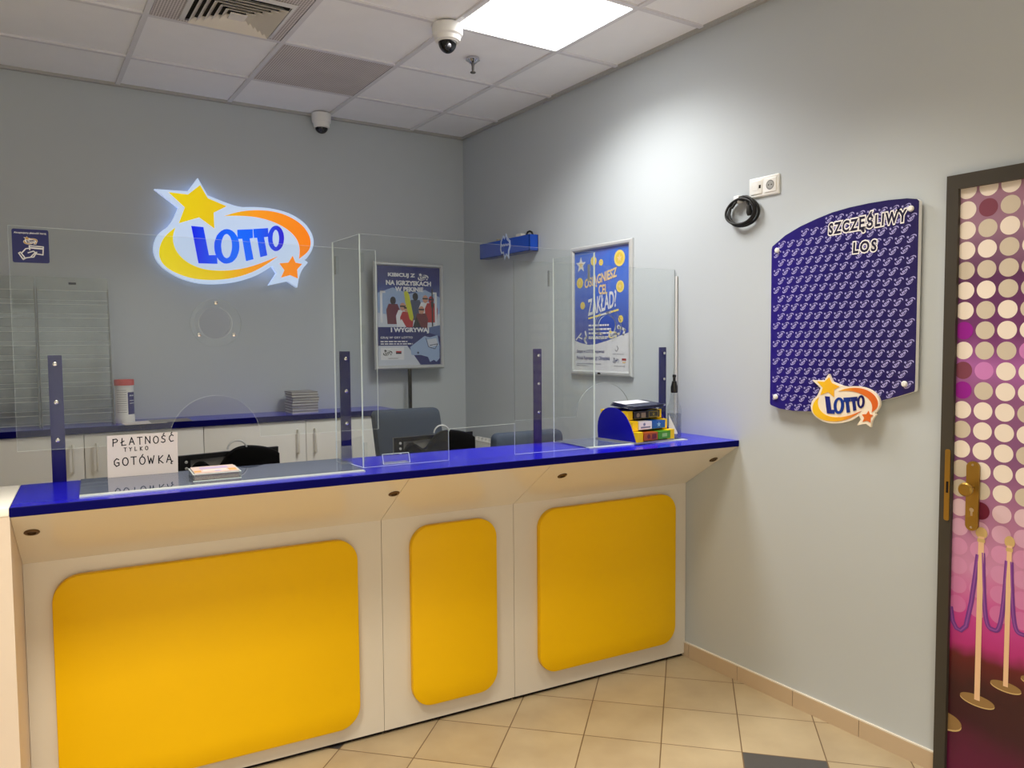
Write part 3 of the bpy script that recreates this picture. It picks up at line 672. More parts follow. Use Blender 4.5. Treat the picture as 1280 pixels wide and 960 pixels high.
t.part('plug', MB().tube([(-.028, -2.588, 2.158), (-.028, -2.592, 2.13), (-.028, -2.592, 2.115)], [.009, .014, .010], 10).tube([(-.028, -2.57, 2.20), (-.028, -2.588, 2.155)], .005), BLACKM)
t.part('cable_clip', MB().rbox(-.03, 0, -2.533, -2.502, 2.180, 2.212, .004), WHITE)
t.part('cable_tie', MB().rbox(-.036, -.002, -2.556, -2.536, 2.186, 2.202, .003), BLACKM)

# ------------------------------------------------------------------ patterned board on the right wall
BYc, BZc = -3.033, 1.67
t = T('notice_board', 'dark blue patterned board with a curved top on the right wall by the door', 'board', (0, BYc, BZc))
fb = fm_right(0, BYc, BZc)
xs_ = lambda y: -(y-BYc)
top = [(-.314, .296), (-.25, .335), (-.18, .362), (-.10, .384), (-.03, .399), (.04, .407), (.12, .411), (.20, .411), (.27, .406), (.307, .398)]
bot = [(.312, -.290), (.25, -.312), (.12, -.352), (.0, -.378), (-.10, -.392), (-.2, -.397), (-.27, -.392), (-.314, -.380)]
board = [(-.318, .285)]+top+[(.315, .390)]+[(.315, -.282)]+bot+[(-.318, -.372)]
BN = ramp_mat('board_blue', [(0, rgb(38, 25, 122)), (.5, rgb(30, 21, 94)), (1, rgb(38, 30, 84))], 'Y', .32, -.32, .3)
BPAT = pm('board_pattern', rgb(166, 160, 214), .4, .3)
mb = MB().prism(board, fb, .012, .032, 0, ms=1)
import bisect
def inside(u, v):
    def itp(L, u):
        L = sorted(L)
        for (a, b), (c, d_) in zip(L[:-1], L[1:]):
            if a <= u <= c: return b+(d_-b)*(u-a)/(c-a)
        return 9
    return -.30 < u < .295 and v+.016 < itp(top, u) and v-.016 > itp(bot, u)
mini = [[(-.5, .05), (-.42, .2), (-.3, .26), (-.22, .2), (-.33, .12), (-.36, .0)], ]
mini_cres = [(-.40, -.02), (-.46, -.16), (-.38, -.27), (-.2, -.31), (.0, -.28), (.24, -.13), (0, -.23), (-.2, -.24), (-.34, -.17)]
mini_sw = [(-.08, .11), (.12, .16), (.33, .14), (.46, .03), (.46, -.09), (.39, -.14), (.38, -.0), (.28, .07), (.1, .12)]
mini_tx = [(-.26, .02), (.28, .06), (.26, -.09), (-.22, -.19)]
cr, sr_ = math.cos(.42), math.sin(.42)
def mini_logo(cu, cv, w_):
    tr = lambda p: [(cu+w_*(a*cr-b*sr_), cv+w_*(a*sr_+b*cr)*1.05) for a, b in p]
    mb.prism(tr(star(-.24, .17, .13, .06, 1.9)), fb, .0324, .0324, 2)
    mb.prism(tr(mini_cres), fb, .0324, .0324, 2); mb.prism(tr(mini_sw), fb, .0324, .0324, 2)
    for a0 in (-.26, -.13, .02, .13):
        mb.prism(tr([(a0, .0+a0*.1), (a0+.10, .02+a0*.1), (a0+.12, -.14+a0*.2), (a0+.02, -.16+a0*.2)]), fb, .0324, .0324, 2)
cw, ch_ = .0445, .0405
for r_ in range(-11, 12):
    for c_ in range(-9, 10):
        cu = c_*cw+(r_ % 2)*cw*.5; cv = r_*ch_*.93
        if inside(cu, cv): mini_logo(cu, cv, .043)
WH2, INK2 = pm('board_white', rgb(240, 236, 236), .4), pm('board_ink', rgb(28, 22, 54), .4)
for tx_, u0, u1, v0, v1 in (('SZCZĘŚLIWY', -.045, .272, .305, .378), ('LOS', .062, .158, .229, .272)):
    mb.text(tx_, fb, u0, u1, v0, v1, .0330, 3, .035, .04, .012 if len(tx_) > 4 else 0, grow=.085, space=1.26)
    mb.text(tx_, fb, u0, u1, v0, v1, .0336, 4, .035, .04, .012 if len(tx_) > 4 else 0, space=1.26)
t.part('panel', mb, [BN, WHITE, BPAT, WH2, INK2], 'dark blue panel printed with rows of small emblems and outlined lettering')
for u, v in ((-.289, .277), (.286, .367), (-.288, -.343), (.276, -.264)):
    t.part('screw_cap', MB().lathe([(.011, .030), (.011, .036), (.008, .040), (.001, .041)], (0, BYc-u, BZc+v), axis='x', n=18, M=Matrix.Scale(-1, 3, Vector((1, 0, 0)))), WHITE)
bw_ = .297; bu, bv = .042, -.335
bd = t.part('badge', MB().prism(LG('body', bw_, bu, bv), fb, .033, .045, 0), pm('badge_cream', rgb(240, 228, 210), .35), 'cream oval emblem badge with stars fixed at the bottom of the board')
by_ = ramp_mat('badge_yellow', [(0, rgb(244, 200, 30)), (.45, rgb(236, 170, 40)), (.65, rgb(222, 118, 44)), (1, rgb(214, 96, 34))], 'Y', .10, -.19, .35)
bb_ = ramp_mat('badge_blue', [(0, rgb(34, 20, 110)), (.4, rgb(20, 60, 150)), (1, rgb(28, 14, 84))], 'Y', .05, -.13, .35)
for nm, k in (('yellow_star', 'ystar'), ('yellow_crescent', 'ycres'), ('orange_swoosh', 'oswoosh'), ('orange_star', 'ostar')):
    t.part(nm, MB().prism(LG(k, bw_, bu, bv), fb, .045, .0465), by_, parent=bd)
for k in ('L', 'O1', 'T1', 'T2', 'O2'):
    t.part('letter', MB().prism(LG(k, bw_, bu, bv), fb, .045, .047, 0, [LG(k+'h', bw_, bu, bv)] if k[0] == 'O' else ()), bb_, parent=bd)

# ================================================================== THE COUNTER (counter frame: s along it, t towards the back)
fcf = lambda t0: (lambda u, v, w: (u, t0-w, v))
def soffit_pt(t): return .870+(.325-t)/.325*(1.086-.870)
units = [(-2.7895, -1.592, 'wide left counter front section with the largest yellow panel', (-2.711, -1.697, .075, .818), (-2.745, -1.615)),
         (-1.592, -.996, 'narrow middle counter front section with the slim yellow panel', (-1.477, -1.092, .087, .830), ()),
         (-.996, -.026, 'right counter front section beside the wall with a square yellow panel', (-.880, -.113, .098, .832), (-.885, -.055))]
for s0, s1, lab, (p0, p1, z0, z1), spots in units:
    t = T('counter_unit', lab, 'counter', ((s0+s1)/2, .36, 0), 'c', 'counter front sections under the blue worktop')
    def sec(s, last=False):
        f = (lambda tt: s-.0755*(tt-.325)) if last else (lambda tt: s)
        return [(f(.325), .325, .016), (f(.325), .325, .870), (f(.004), .004, 1.0855), (f(.398), .398, 1.0855), (f(.398), .398, .016)]
    t.part('body', MB().loft([sec(s0+.001), sec(s1-.001, s1 > -.1)], 0), LAM)
    t.part('plinth', MB().box(s0+.002, s1-.008, .340, .396, 0, .016), DARK)
    R = .085
    pn = MB(); rings = []
    for g, w_ in ((.001, 0), (0, .002), (0, .0255), (.001, .0275), (.003, .0285)):
        rings.append([(u, .325-w_, v) for u, v in rrect(p0+g, p1-g, z0+g, z1-g, R-g, 10)])
    pn.loft(rings, 0)
    t.part('yellow_panel', pn, YEL)
    tilt = math.atan2(1.086-.870, .325)
    for sp in spots:
        tt_ = .105; M = Matrix.Rotation(-tilt, 3, 'X')
        t.part('downlight', MB().lathe([(.019, .006), (.021, -.001), (.019, -.003), (.012, -.0035), (.011, .001), (.001, .001)], (sp, tt_, soffit_pt(tt_)), M=M, n=20), BRONZE)
mb = MB(); zt0, zt1 = 1.086, 1.114
outl = [(-2.790, 0), (-.001, 0), (-.0315, .405), (-2.790, .405)]
def inset(o, g): return [(o[0][0]+g, o[0][1]+g), (o[1][0]-g*0, o[1][1]+g), (o[2][0], o[2][1]-g), (o[3][0]+g, o[3][1]-g)]
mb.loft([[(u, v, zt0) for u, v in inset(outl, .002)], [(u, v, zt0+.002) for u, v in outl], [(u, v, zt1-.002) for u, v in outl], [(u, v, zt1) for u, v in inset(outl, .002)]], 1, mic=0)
single('counter_worktop', mb, [BLUE, BLUE_SHADE], 'long glossy blue worktop running along the service counter', 'worktop', (-1.39, .2, zt0), 'c')
PEACH = pm('side_white', rgb(222, 206, 192), .4, .4, var=.01, scale=3)
t = T('side_counter', 'white end counter at the left edge of the photo, joining the blue worktop', 'counter', (-3.2, .2, 0), 'c')
t.part('body', MB().box(-3.60, -2.7895, .002, .40, .0, 1.09), PEACH)
t.part('top', MB().rbox(-3.60, -2.7905, 0, .405, 1.09, 1.114, .002), pm('side_top', rgb(250, 246, 240), .3, .4, var=.01))
# desk behind, hidden by the counter, carries the terminals
t = T('work_desk', 'low white staff desk hidden behind the counter, under the black terminals', 'desk', (-1.4, .75, 0), 'c')
t.part('desk_top', MB().rbox(-2.75, -.30, .43, .92, .725, .75, .003), CABW)
for s_ in (-2.73, -1.55, -.34): t.part('side_panel', MB().box(s_, s_+.02, .45, .90, 0, .725), CABW)

# ------------------------------------------------------------------ reflective plates let onto the worktop
GLASSM = pm('plate_glass', rgb(92, 102, 128), .03, .6, var=.02)
PLATE_GLINT = pm('plate_edge_glint', rgb(206, 216, 216), .25, .5, var=.02)  # pale colour painted for the glass edge catching light
def plate(s0, s1, t0, t1, lab):
    mb = MB().box(s0, s1, t0+.028, t1, 1.1142, 1.1182, 0).box(s0, s1, t0, t0+.028, 1.1142, 1.1182, 1)
    single('counter_plate', mb, [GLASSM, PLATE_GLINT], lab, 'glass plate', ((s0+s1)/2, (t0+t1)/2, 1.1142), 'c')
plate(-2.618, -1.735, .062, .397, 'mirror-like glass plate on the blue worktop under the handwritten note')
plate(-.735, -.195, .125, .397, 'clear glass plate on the blue worktop under the ticket dispenser')

# ------------------------------------------------------------------ acrylic screens on blue posts
def arch(cu, z0, rw, zt, n=22):
    return [(cu+rw*math.cos(PI*k/n), z0+(zt-z0)*math.sin(PI*k/n)) for k in range(n+1)]
def screen(lab, edge, s0, s1, zb, zt0_, zt1_, arch_c, arch_r, arch_top, disc_c, disc_z, disc_r, posts, extra=None):
    t = T('protective_screen', lab, 'screen', ((s0+s1)/2, .402, 1.222), 'c')
    o = [(s0, zb), *[(u, v) for u, v in reversed(arch(arch_c, zb, arch_r, arch_top))], (s1, zb), (s1, zt1_), (s0, zt0_)]
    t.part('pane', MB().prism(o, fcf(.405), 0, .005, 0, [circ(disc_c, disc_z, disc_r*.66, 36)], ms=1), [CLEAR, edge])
    dr = t.part('speech_disc', MB().prism(circ(disc_c, disc_z, disc_r, 44), fcf(.396), 0, .004, 0, [circ(disc_c-.012, disc_z+.004, disc_r*.70, 36)], ms=1), [CLEARD, EDGEG])
    for a in (PI/2, PI*7/6+.1, -PI/6-.1):
        t.part('spacer_screw', MB().lathe([(.005, -.012), (.005, .010), (.0065, .010), (.0065, .014), (.003, .016)], (disc_c+disc_r*.84*math.cos(a), .394, disc_z+disc_r*.84*math.sin(a)), axis='y', n=12, M=Matrix.Scale(-1, 3, Vector((0, 1, 0)))), CHROME, parent=dr)
    for sx in posts:
        p = t.part('post', MB().rbox(sx-.0205, sx+.0205, .4065, .4150, 1.02, 1.537, .001), POSTB)
        for z in (1.508, 1.381, 1.254):
            t.part('screw', MB().lathe([(.0068, .0), (.0068, .004), (.004, .0055), (.0008, .0058)], (sx, .400, z), axis='y', n=14, M=Matrix.Scale(-1, 3, Vector((0, 1, 0)))), CHROME, parent=p)
    return t
lt = screen('large clear acrylic screen on two blue posts, left half of the counter', EDGE_GLOWB, -2.795, -1.570, 1.224, 1.956, 1.936, -2.184, .157, 1.384, -2.175, 1.645, .0865, (-2.680, -1.700))
# card payment sticker
fk = fcf(.3995); mb = MB()
mb.prism(rrect(-2.785, -2.683, 1.838, 1.946, .006), fk, 0, .0005, 0)
mb.text('Akceptujemy płatność kartą', fk, -2.779, -2.690, 1.9295, 1.9375, .0009, 1, .02)
logo_flat(mb, fk, -2.734, 1.910, .040, .0008, 2, 0, 1, .0003)
def S_(pts, wd=.0035):
    for q in stroke(pts, wd): mb.prism(q, fk, .0010, .0010, 1)
S_([(-2.737, 1.893), (-2.699, 1.891), (-2.701, 1.865), (-2.722, 1.868)]); S_([(-2.738, 1.893), (-2.737, 1.880)])
mb.prism([(-2.736, 1.889), (-2.700, 1.887), (-2.700, 1.882), (-2.736, 1.884)], fk, .0011, .0011, 1)
S_([(-2.768, 1.868), (-2.756, 1.848), (-2.750, 1.852), (-2.763, 1.871), (-2.768, 1.868)])
S_([(-2.760, 1.868), (-2.748, 1.883), (-2.738, 1.885)]); S_([(-2.754, 1.852), (-2.736, 1.856), (-2.722, 1.872), (-2.727, 1.876), (-2.742, 1.870)]); S_([(-2.736, 1.856), (-2.727, 1.857), (-2.718, 1.873)])
lt.part('payment_sticker', mb, [pm('sticker_blue', rgb(18, 24, 104), .3), pm('sticker_white', rgb(235, 238, 246), .4), pm('sticker_gold', rgb(200, 160, 80), .4)], 'dark blue sticker showing a hand holding a bank card')
rt = screen('clear acrylic screen on two blue posts beside the right wall', EDGEG, -.944, -.038, 1.222, 1.925, 1.917, -.465, .155, 1.374, -.445, 1.640, .075, (-.822, -.106))
rt.part('wall_channel', MB().box(-.0355, -.0318, .385, .409, 1.1145, 1.885).box(-.0385, -.0318, .385, .389, 1.1145, 1.885), WHITE, 'white upright edging strip against the wall')

# box-shaped guard between the two
SL, SR, TF = -1.716, -.690, .148
t = T('screen_box', 'box-shaped clear acrylic guard standing between the two post-mounted screens', 'screen', ((SL+SR)/2, .27, 1.1145), 'c')
zb = 1.1145
nr = .012
notch = [(-1.374, zb), (-1.374, 1.236-nr)]+[(-1.374+nr-nr*math.cos(PI/2*k/5), 1.236-nr+nr*math.sin(PI/2*k/5)) for k in range(6)]+[(-1.083, 1.240), (-1.083, zb)]
o = [(SL, zb)]+notch+[(SR, zb), (SR, 1.946), (SL, 1.962)]
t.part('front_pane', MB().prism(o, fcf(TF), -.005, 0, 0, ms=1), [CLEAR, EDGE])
for s_, dz, ds in ((SL, 1.961, -.030), (SR-.005, 1.944, -.052)):
    A = [(s_, TF+.0055, zb), (s_+.005, TF+.0055, zb), (s_+.005+ds, .396, zb), (s_+ds, .396, zb)]
    B = [(x, y, dz-.003*(y > .3)) for x, y, z in A]
    n = MB()
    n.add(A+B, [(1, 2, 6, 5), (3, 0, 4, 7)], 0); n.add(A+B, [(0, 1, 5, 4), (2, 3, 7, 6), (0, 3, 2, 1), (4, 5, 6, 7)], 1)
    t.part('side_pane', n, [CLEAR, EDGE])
for s_, tt_, z in ((SL+.006, TF+.008, 1.86), (SL+.006, TF+.008, 1.60), (SL-.030+.010, .386, 1.87), (SR-.022, TF+.008, 1.86), (SR-.085, .38, 1.85), (SL+.006, TF+.008, 1.17)):
    n = MB().box(s_, s_+.014, tt_, tt_+.003, z-.035, z+.035, 0).box(s_, s_+.0015, tt_, tt_+.016, z-.035, z+.035, 1)
    t.part('corner_bracket', n, [CLEAR, EDGEG])
mb = MB().rbox(-1.768, -1.722, .250, .262, 1.1145, 1.185, .004).rbox(-1.768, -1.722, .250, .33, 1.1145, 1.120, .002)
t.part('foot_bracket', mb, CLEAR2)

# ------------------------------------------------------------------ things lying on the worktop
LET = {'P': [[(0, 0), (.05, 1)], [(.0, .95), (.45, 1), (.62, .8), (.5, .58), (.05, .48)]], 'Ł': [[(.15, 1), (.08, 0), (.62, .05)], [(-.05, .38), (.4, .62)]],
 'A': [[(0, 0), (.32, 1), (.66, 0)], [(.1, .36), (.56, .36)]], 'T': [[(0, 1), (.66, 1)], [(.33, 1), (.33, 0)]], 'N': [[(0, 0), (.03, 1), (.6, .02), (.62, 1)]],
 'O': [[(.35+.34*math.cos(PI/2+2*PI*k/14), .5+.5*math.sin(PI/2+2*PI*k/14)) for k in range(15)]], 'S': [[(.55, .88), (.35, 1), (.1, .85), (.12, .62), (.5, .42), (.5, .14), (.25, 0), (.0, .12)]],
 'C': [[(.6, .85), (.35, 1), (.08, .75), (.04, .35), (.25, .02), (.6, .12)]], 'Y': [[(0, 1), (.3, .5), (.6, 1)], [(.3, .5), (.26, 0)]], 'L': [[(.08, 1), (.05, 0), (.55, .04)]],
 'K': [[(.05, 0), (.07, 1)], [(.58, 1), (.08, .48), (.6, 0)]], 'G': [[(.6, .85), (.35, 1), (.06, .7), (.06, .3), (.3, 0), (.62, .15), (.62, .45), (.36, .45)]],
 'W': [[(0, 1), (.18, 0), (.38, .7), (.56, 0), (.78, 1)]]}
def hand(mb, fm, text, u0, v0, h, adv, wd, w, mi, rise=0):
    u = u0
    for i, c in enumerate(text):
        base = {'Ś': 'S', 'Ć': 'C', 'Ó': 'O', 'Ą': 'A'}.get(c, c); v = v0+rise*i+((i*37) % 5-2)*h*.02
        for st in LET[base]:
            for q in stroke([(u+a*h*.95, v+b*h) for a, b in st], wd): mb.prism(q, fm, w, w, mi)
        ex = {'Ś': [(.28, 1.12), (.42, 1.32)], 'Ć': [(.28, 1.12), (.42, 1.34)], 'Ó': [(.32, 1.12), (.45, 1.3)], 'Ą': [(.62, .02), (.55, -.16), (.68, -.22)]}.get(c)
        if ex:
            for q in stroke([(u+a*h*.95, v+b*h) for a, b in ex], wd): mb.prism(q, fm, w, w, mi)
        u += adv*(1.25 if base == 'W' else 1)
fn = fcf(.372); mb = MB()
mb.prism([(-2.538, 1.1186), (-2.318, 1.1186), (-2.316, 1.262), (-2.536, 1.262)], fn, -.0006, 0, 0)
fnm = fcf(.3718)
hand(mb, fnm, 'PŁATNOŚĆ', -2.519, 1.226, .0245, .0250, .0032, .0004, 1, .0003)
hand(mb, fnm, 'TYLKO', -2.486, 1.2055, .0125, .0165, .0024, .0004, 1)
hand(mb, fnm, 'GOTÓWKĄ', -2.518, 1.157, .0265, .0262, .0034, .0004, 1)
mb.prism(circ(-2.335, 1.160, .002, 10), fnm, .0004, .0004, 1)
t = T('cash_notice', 'white handwritten paper note standing on the worktop by the left blue post', 'note', (-2.427, .372, 1.1186), 'c')
t.part('sheet', mb, [PAPER, INK])
t.part('stand', MB().add([(-2.50, .3735, 1.1186), (-2.35, .3735, 1.1186), (-2.35, .3735, 1.18), (-2.50, .3735, 1.18), (-2.50, .396, 1.1186), (-2.35, .396, 1.1186)], [(0, 1, 2, 3), (0, 1, 5, 4), (2, 3, 4, 5)], 0), CLEAR2)

t = T('card_tray', 'small clear tray holding slips on the worktop beside the handwritten note', 'tray', (-2.215, .21, 1.1182), 'c')
s0, s1, a0, a1, zz = -2.292, -2.142, .145, .290, 1.1182
mb = MB().box(s0, s1, a0, a1, zz, zz+.003, 0)
mb.box(s0, s1, a0, a0+.003, zz+.003, zz+.022, 0).box(s0, s0+.003, a0, a1, zz+.003, zz+.022, 0).box(s1-.003, s1, a0, a1, zz+.003, zz+.022, 0).box(s0, s1, a1-.003, a1, zz+.003, zz+.022, 0)
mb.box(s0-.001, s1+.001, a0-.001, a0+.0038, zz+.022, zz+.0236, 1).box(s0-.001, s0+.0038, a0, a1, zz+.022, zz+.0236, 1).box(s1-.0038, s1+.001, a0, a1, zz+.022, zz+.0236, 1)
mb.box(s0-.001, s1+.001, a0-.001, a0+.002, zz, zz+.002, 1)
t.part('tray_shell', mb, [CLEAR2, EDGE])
mb = MB(); slipm = [pm('slip_pink', rgb(238, 214, 208), .6), pm('slip_orange', rgb(236, 180, 110), .6), pm('slip_lilac', rgb(214, 196, 236), .6), pm('slip_white', rgb(244, 238, 236), .6), pm('slip_side', rgb(150, 128, 132), .7, var=.3, scale=300)]
mb.box(s0+.005, s1-.006, a0+.006, a1-.006, zz+.0035, zz+.024, 4); mb.box(s0+.005, s1-.006, a0+.006, a1-.006, zz+.024, zz+.0275, 0)
ftop = lambda u, v, w: (u, v, zz+.0275+w)
mb.prism(rect(s0+.006, s0+.028, a0+.012, a0+.05), ftop, .0003, .0003, 1); mb.prism(rect(s1-.035, s1-.010, a0+.012, a0+.06), ftop, .0003, .0003, 1)
mb.prism(rect(s0+.03, s1-.03, a0+.07, a0+.12), ftop, .0003, .0003, 2); mb.prism(rect(s0+.035, s1-.04, a0+.03, a0+.06), ftop, .0003, .0003, 3); mb.prism(circ(s0+.08, a0+.025, .012), ftop, .0005, .0005, 2)
single('slip_stack', mb, slipm, 'stack of pink and orange printed slips in the clear tray', 'slips', (-2.215, .21, zz+.0035), 'c')

t = T('card_holder', 'small empty clear card holder on the worktop inside the box guard', 'card holder', (-1.57, .20, 1.1141), 'c')
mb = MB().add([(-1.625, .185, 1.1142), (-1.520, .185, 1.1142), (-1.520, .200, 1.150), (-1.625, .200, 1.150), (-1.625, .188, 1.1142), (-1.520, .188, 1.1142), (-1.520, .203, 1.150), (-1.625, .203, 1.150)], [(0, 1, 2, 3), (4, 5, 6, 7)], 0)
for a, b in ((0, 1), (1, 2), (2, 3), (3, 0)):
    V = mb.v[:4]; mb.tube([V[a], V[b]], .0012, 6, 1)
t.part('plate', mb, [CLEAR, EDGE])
t.part('foot', MB().box(-1.625, -1.52, .175, .230, 1.1142, 1.1155), CLEAR2)

# ticket dispenser, turned a few degrees
DTH = math.radians(7.5)
def dpos(s_, t_, z_):
    a, b = s_+.40, t_-.25
    return (-.40+a*math.cos(DTH)-b*math.sin(DTH), .25+a*math.sin(DTH)+b*math.cos(DTH), z_)
def dsingle(name, mb, mats, label, cat, at, group=None):
    o = mb.obj(name, mats, None, at, cpos(*dpos(*at)), CA+DTH)
    return tag(o, label, cat, group)
t = T('ticket_dispenser', 'blue and yellow scratch ticket dispenser on the worktop near the right wall', 'dispenser', (-.40, .25, 1.1182), 'c', rotz=DTH)
DS0, DS1, z0 = -.512, -.282, 1.1185
prof = [(.135, z0+.006), (.150, z0+.045), (.170, z0+.085), (.200, z0+.122), (.235, z0+.143), (.275, z0+.152), (.320, z0+.148), (.355, z0+.125), (.375, z0+.090), (.380, z0+.050), (.376, z0+.006)]
prof = smoothed(prof)
DB = pm('dispenser_blue', rgb(14, 12, 158), .25, .5); DYEL = pm('dispenser_yellow', rgb(246, 206, 0), .4, .4)
for s_ in (DS0, DS1-.004): t.part('side_panel', MB().loft([[(s_, a, b) for a, b in prof], [(s_+.004, a, b) for a, b in prof]], 0), DB)
t.part('base', MB().box(DS0-.004, DS1+.004, .122, .385, z0-.0003, z0+.006), pm('dispenser_base', rgb(150, 150, 152), .2, .5))
bk = [(.236, z0+.142), (.275, z0+.150), (.320, z0+.146), (.352, z0+.124), (.371, z0+.090), (.376, z0+.050), (.372, z0+.007)]
bk2 = [(a-.004, b-.004) for a, b in reversed(bk)]
t.part('back_cover', MB().loft([[(DS0+.0045, a, b) for a, b in bk+bk2], [(DS1-.0045, a, b) for a, b in bk+bk2]], 0), DB)
tiers = [(.128, z0+.0065, .043), (.158, z0+.052, .043), (.192, z0+.098, .040)]
for k, (tf, zz, hh) in enumerate(tiers):
    mb = MB()
    mb.box(DS0+.0045, DS0+.040, tf, .362, zz, zz+hh); mb.box(DS1-.034, DS1-.0045+.016*(k == 0), tf, .362, zz, zz+hh)
    mb.box(DS0+.0402, DS1-.0342, tf+.02, .362, zz, zz+.004); mb.box(DS0+.0402, DS1-.0342, .30, .362, zz+.0042, zz+hh)
    t.part('tier', mb, DYEL)
packs = [(2, 0, .082, 'pack_black', (34, 24, 28), (150, 130, 110), 'black ticket pack in the top tier of the dispenser, next to the left yellow end'), (2, .086, .080, 'pack_charcoal', (38, 34, 26), (150, 132, 40), 'black and gold ticket pack in the top tier of the dispenser, right-hand one'),
         (1, 0, .080, 'pack_white', (226, 226, 236), (120, 130, 170), 'white ticket pack in the middle tier of the dispenser'), (1, .084, .082, 'pack_blue', (20, 92, 176), (150, 190, 226), 'blue ticket pack with a pale star in the middle tier of the dispenser'),
         (0, 0, .086, 'pack_orange', (178, 84, 24), (110, 40, 30), 'orange-brown ticket pack in the bottom tier of the dispenser'), (0, .092, .076, 'pack_green', (78, 158, 30), (160, 206, 110), 'green ticket pack in the bottom tier of the dispenser')]
for k, du, wd, nm, c1, c2, lab in packs:
    tf, zz, hh = tiers[k]; u0 = DS0+.043+du; f0 = tf-.004
    mb = MB().box(u0, u0+wd, f0, .28, zz+.0045, zz+hh-.004, 0); fz = fcf(f0); cu, cv = u0+wd/2, zz+hh/2
    if 'blue' in nm: mb.prism(star(cu, cv, .014), fz, .0005, .0005, 1)
    elif 'white' in nm: mb.prism(rect(cu-.03, cu+.03, cv-.011, cv-.004), fz, .0005, .0005, 1).prism(circ(cu-.008, cv+.006, .007), fz, .0005, .0005, 1)
    elif 'green' in nm: mb.prism(rect(cu-.016, cu+.016, cv-.008, cv+.008), fz, .0005, .0005, 1)
    elif 'char' in nm: mb.prism(rect(cu-.03, cu+.03, cv-.013, cv+.013), fz, .0005, .0005, 1).prism(rect(cu-.027, cu+.027, cv-.010, cv+.010), fz, .0008, .0008, 0).prism(star(cu, cv, .010), fz, .0011, .0011, 1)
    else: mb.prism(circ(cu-.014, cv, .010), fz, .0005, .0005, 1).prism(rect(cu+.006, cu+.034, cv-.012, cv+.01), fz, .0005, .0005, 1)
    dsingle('ticket_pack', mb, [pm(nm, rgb(*c1), .3, .5), pm(nm+'_print', rgb(*c2), .4)], lab, 'ticket pack', (cu, .2, zz+.0045), 'ticket packs in the dispenser')
mb = MB(); Mx = Matrix.Translation((-.395, .245, z0+.157)) @ Matrix.Rotation(.10, 4, 'X') @ Matrix.Rotation(.06, 4, 'Z')
for k in range(3):
    mb.rbox(-.115+.006*k, .10+.004*k, -.075, .055, .005*k-.002, .005*k+.0015, .0008, 0 if k < 2 else 0, 1, Mx)
mb.rbox(-.10, .07, -.02, .055, .0125, .0135, .0004, 1, 1, Mx)  # pale sheet painted in for the highlight on the leaflets
dsingle('leaflet_pile', mb, [pm('leaflet_navy', rgb(32, 36, 66), .3), pm('leaflet_sheen', rgb(200, 202, 214), .4)], 'loose dark navy leaflets lying on top of the ticket dispenser', 'leaflets', (-.395, .245, z0+.152))

# spray bottle
bx_, bt_ = -.198, .215; zz = 1.1182
t = T('spray_bottle', 'clear spray bottle with black pump standing right of the ticket dispenser', 'bottle', (bx_, bt_, zz), 'c')
LIQ = clear_mat('bottle_clear', (.86, .88, .89), 1.4, .06)
R = .0335
t.part('bottle', MB().lathe([(.001, zz), (R*.92, zz+.001), (R, zz+.006), (R, zz+.128), (R*.92, zz+.146), (R*.70, zz+.160), (R*.58, zz+.185), (R*.50, zz+.205), (.0135, zz+.212)], (bx_, bt_, 0), 28), LIQ)
t.part('liquid', MB().lathe([(.001, zz+.003), (R*.9, zz+.004), (R*.93, zz+.012), (R*.93, zz+.112), (.001, zz+.112)], (bx_, bt_, 0), 24), clear_mat('bottle_liquid', (.70, .72, .76), .6, .05))
th = [math.radians(a) for a in range(186, 262, 6)]
lb = MB()
lb.add([(bx_+(R+.0005)*math.cos(a), bt_+(R+.0005)*math.sin(a), z) for a in th for z in (zz+.02, zz+.02+.085*(1-abs((a-th[0])/(th[-1]-th[0])))+.005)], [(2*i, 2*i+2, 2*i+3, 2*i+1) for i in range(len(th)-1)], 0)
t.part('label', lb, WHITE)
cap = t.part('pump_cap', MB().lathe([(.0145, zz+.209), (.0165, zz+.212), (.0165, zz+.236), (.013, zz+.248), (.0105, zz+.262), (.0078, zz+.264)], (bx_, bt_, 0), 24), BLACK)
t.part('nozzle', MB().lathe([(.0065, zz+.262), (.0065, zz+.280), (.0085, zz+.281), (.0085, zz+.292), (.004, zz+.294)], (bx_, bt_, 0), 18), BLACK, parent=cap)
t.part('dip_tube', MB().tube([(bx_, bt_, zz+.205), (bx_+.002, bt_, zz+.10), (bx_+.012, bt_, zz+.012)], .0022, 8), pm('tube_grey', rgb(180, 184, 188), .3))

# ================================================================== BEHIND THE COUNTER
# cabinets along the back wall
CBY = -.285
def cabinet(x0, x1, lab, seams, handles):
    t = T('base_cabinet', lab, 'cabinet', ((x0+x1)/2, -.15, 0), group='white cabinets under the back worktop')
    t.part('carcass', MB().box(x0+.001, x1-.001, CBY+.019, -.03, .06, 1.104), CABW); t.part('plinth', MB().box(x0+.002, x1-.002, CBY+.05, -.05, 0, .06), DARK)
    for (a, b), hx in zip(seams, handles):
        dr = t.part('door', MB().rbox(a+.0018, b-.0018, CBY, CBY+.018, .065, 1.100, .0015), CABW)
        if hx is not None:
            pts = [(hx, CBY, .905), (hx, CBY-.022, .905), (hx, CBY-.024, .915), (hx, CBY-.024, 1.035), (hx, CBY-.022, 1.045), (hx, CBY, 1.045)]
            t.part('handle', MB().tube(pts, .006, 8), pm('handle_white', rgb(236, 234, 226), .3, .5), parent=dr)
cabinet(-4.70, -3.06, 'white cabinet at the far left beyond the photo edge, under the back worktop', [(-4.70, -3.88), (-3.88, -3.06)], (-3.93, -3.83))
cabinet(-3.06, -1.868, 'white two-door cabinet under the clear leaflet racks, below the back worktop', [(-3.06, -2.463), (-2.463, -1.868)], (-2.516, -2.405))
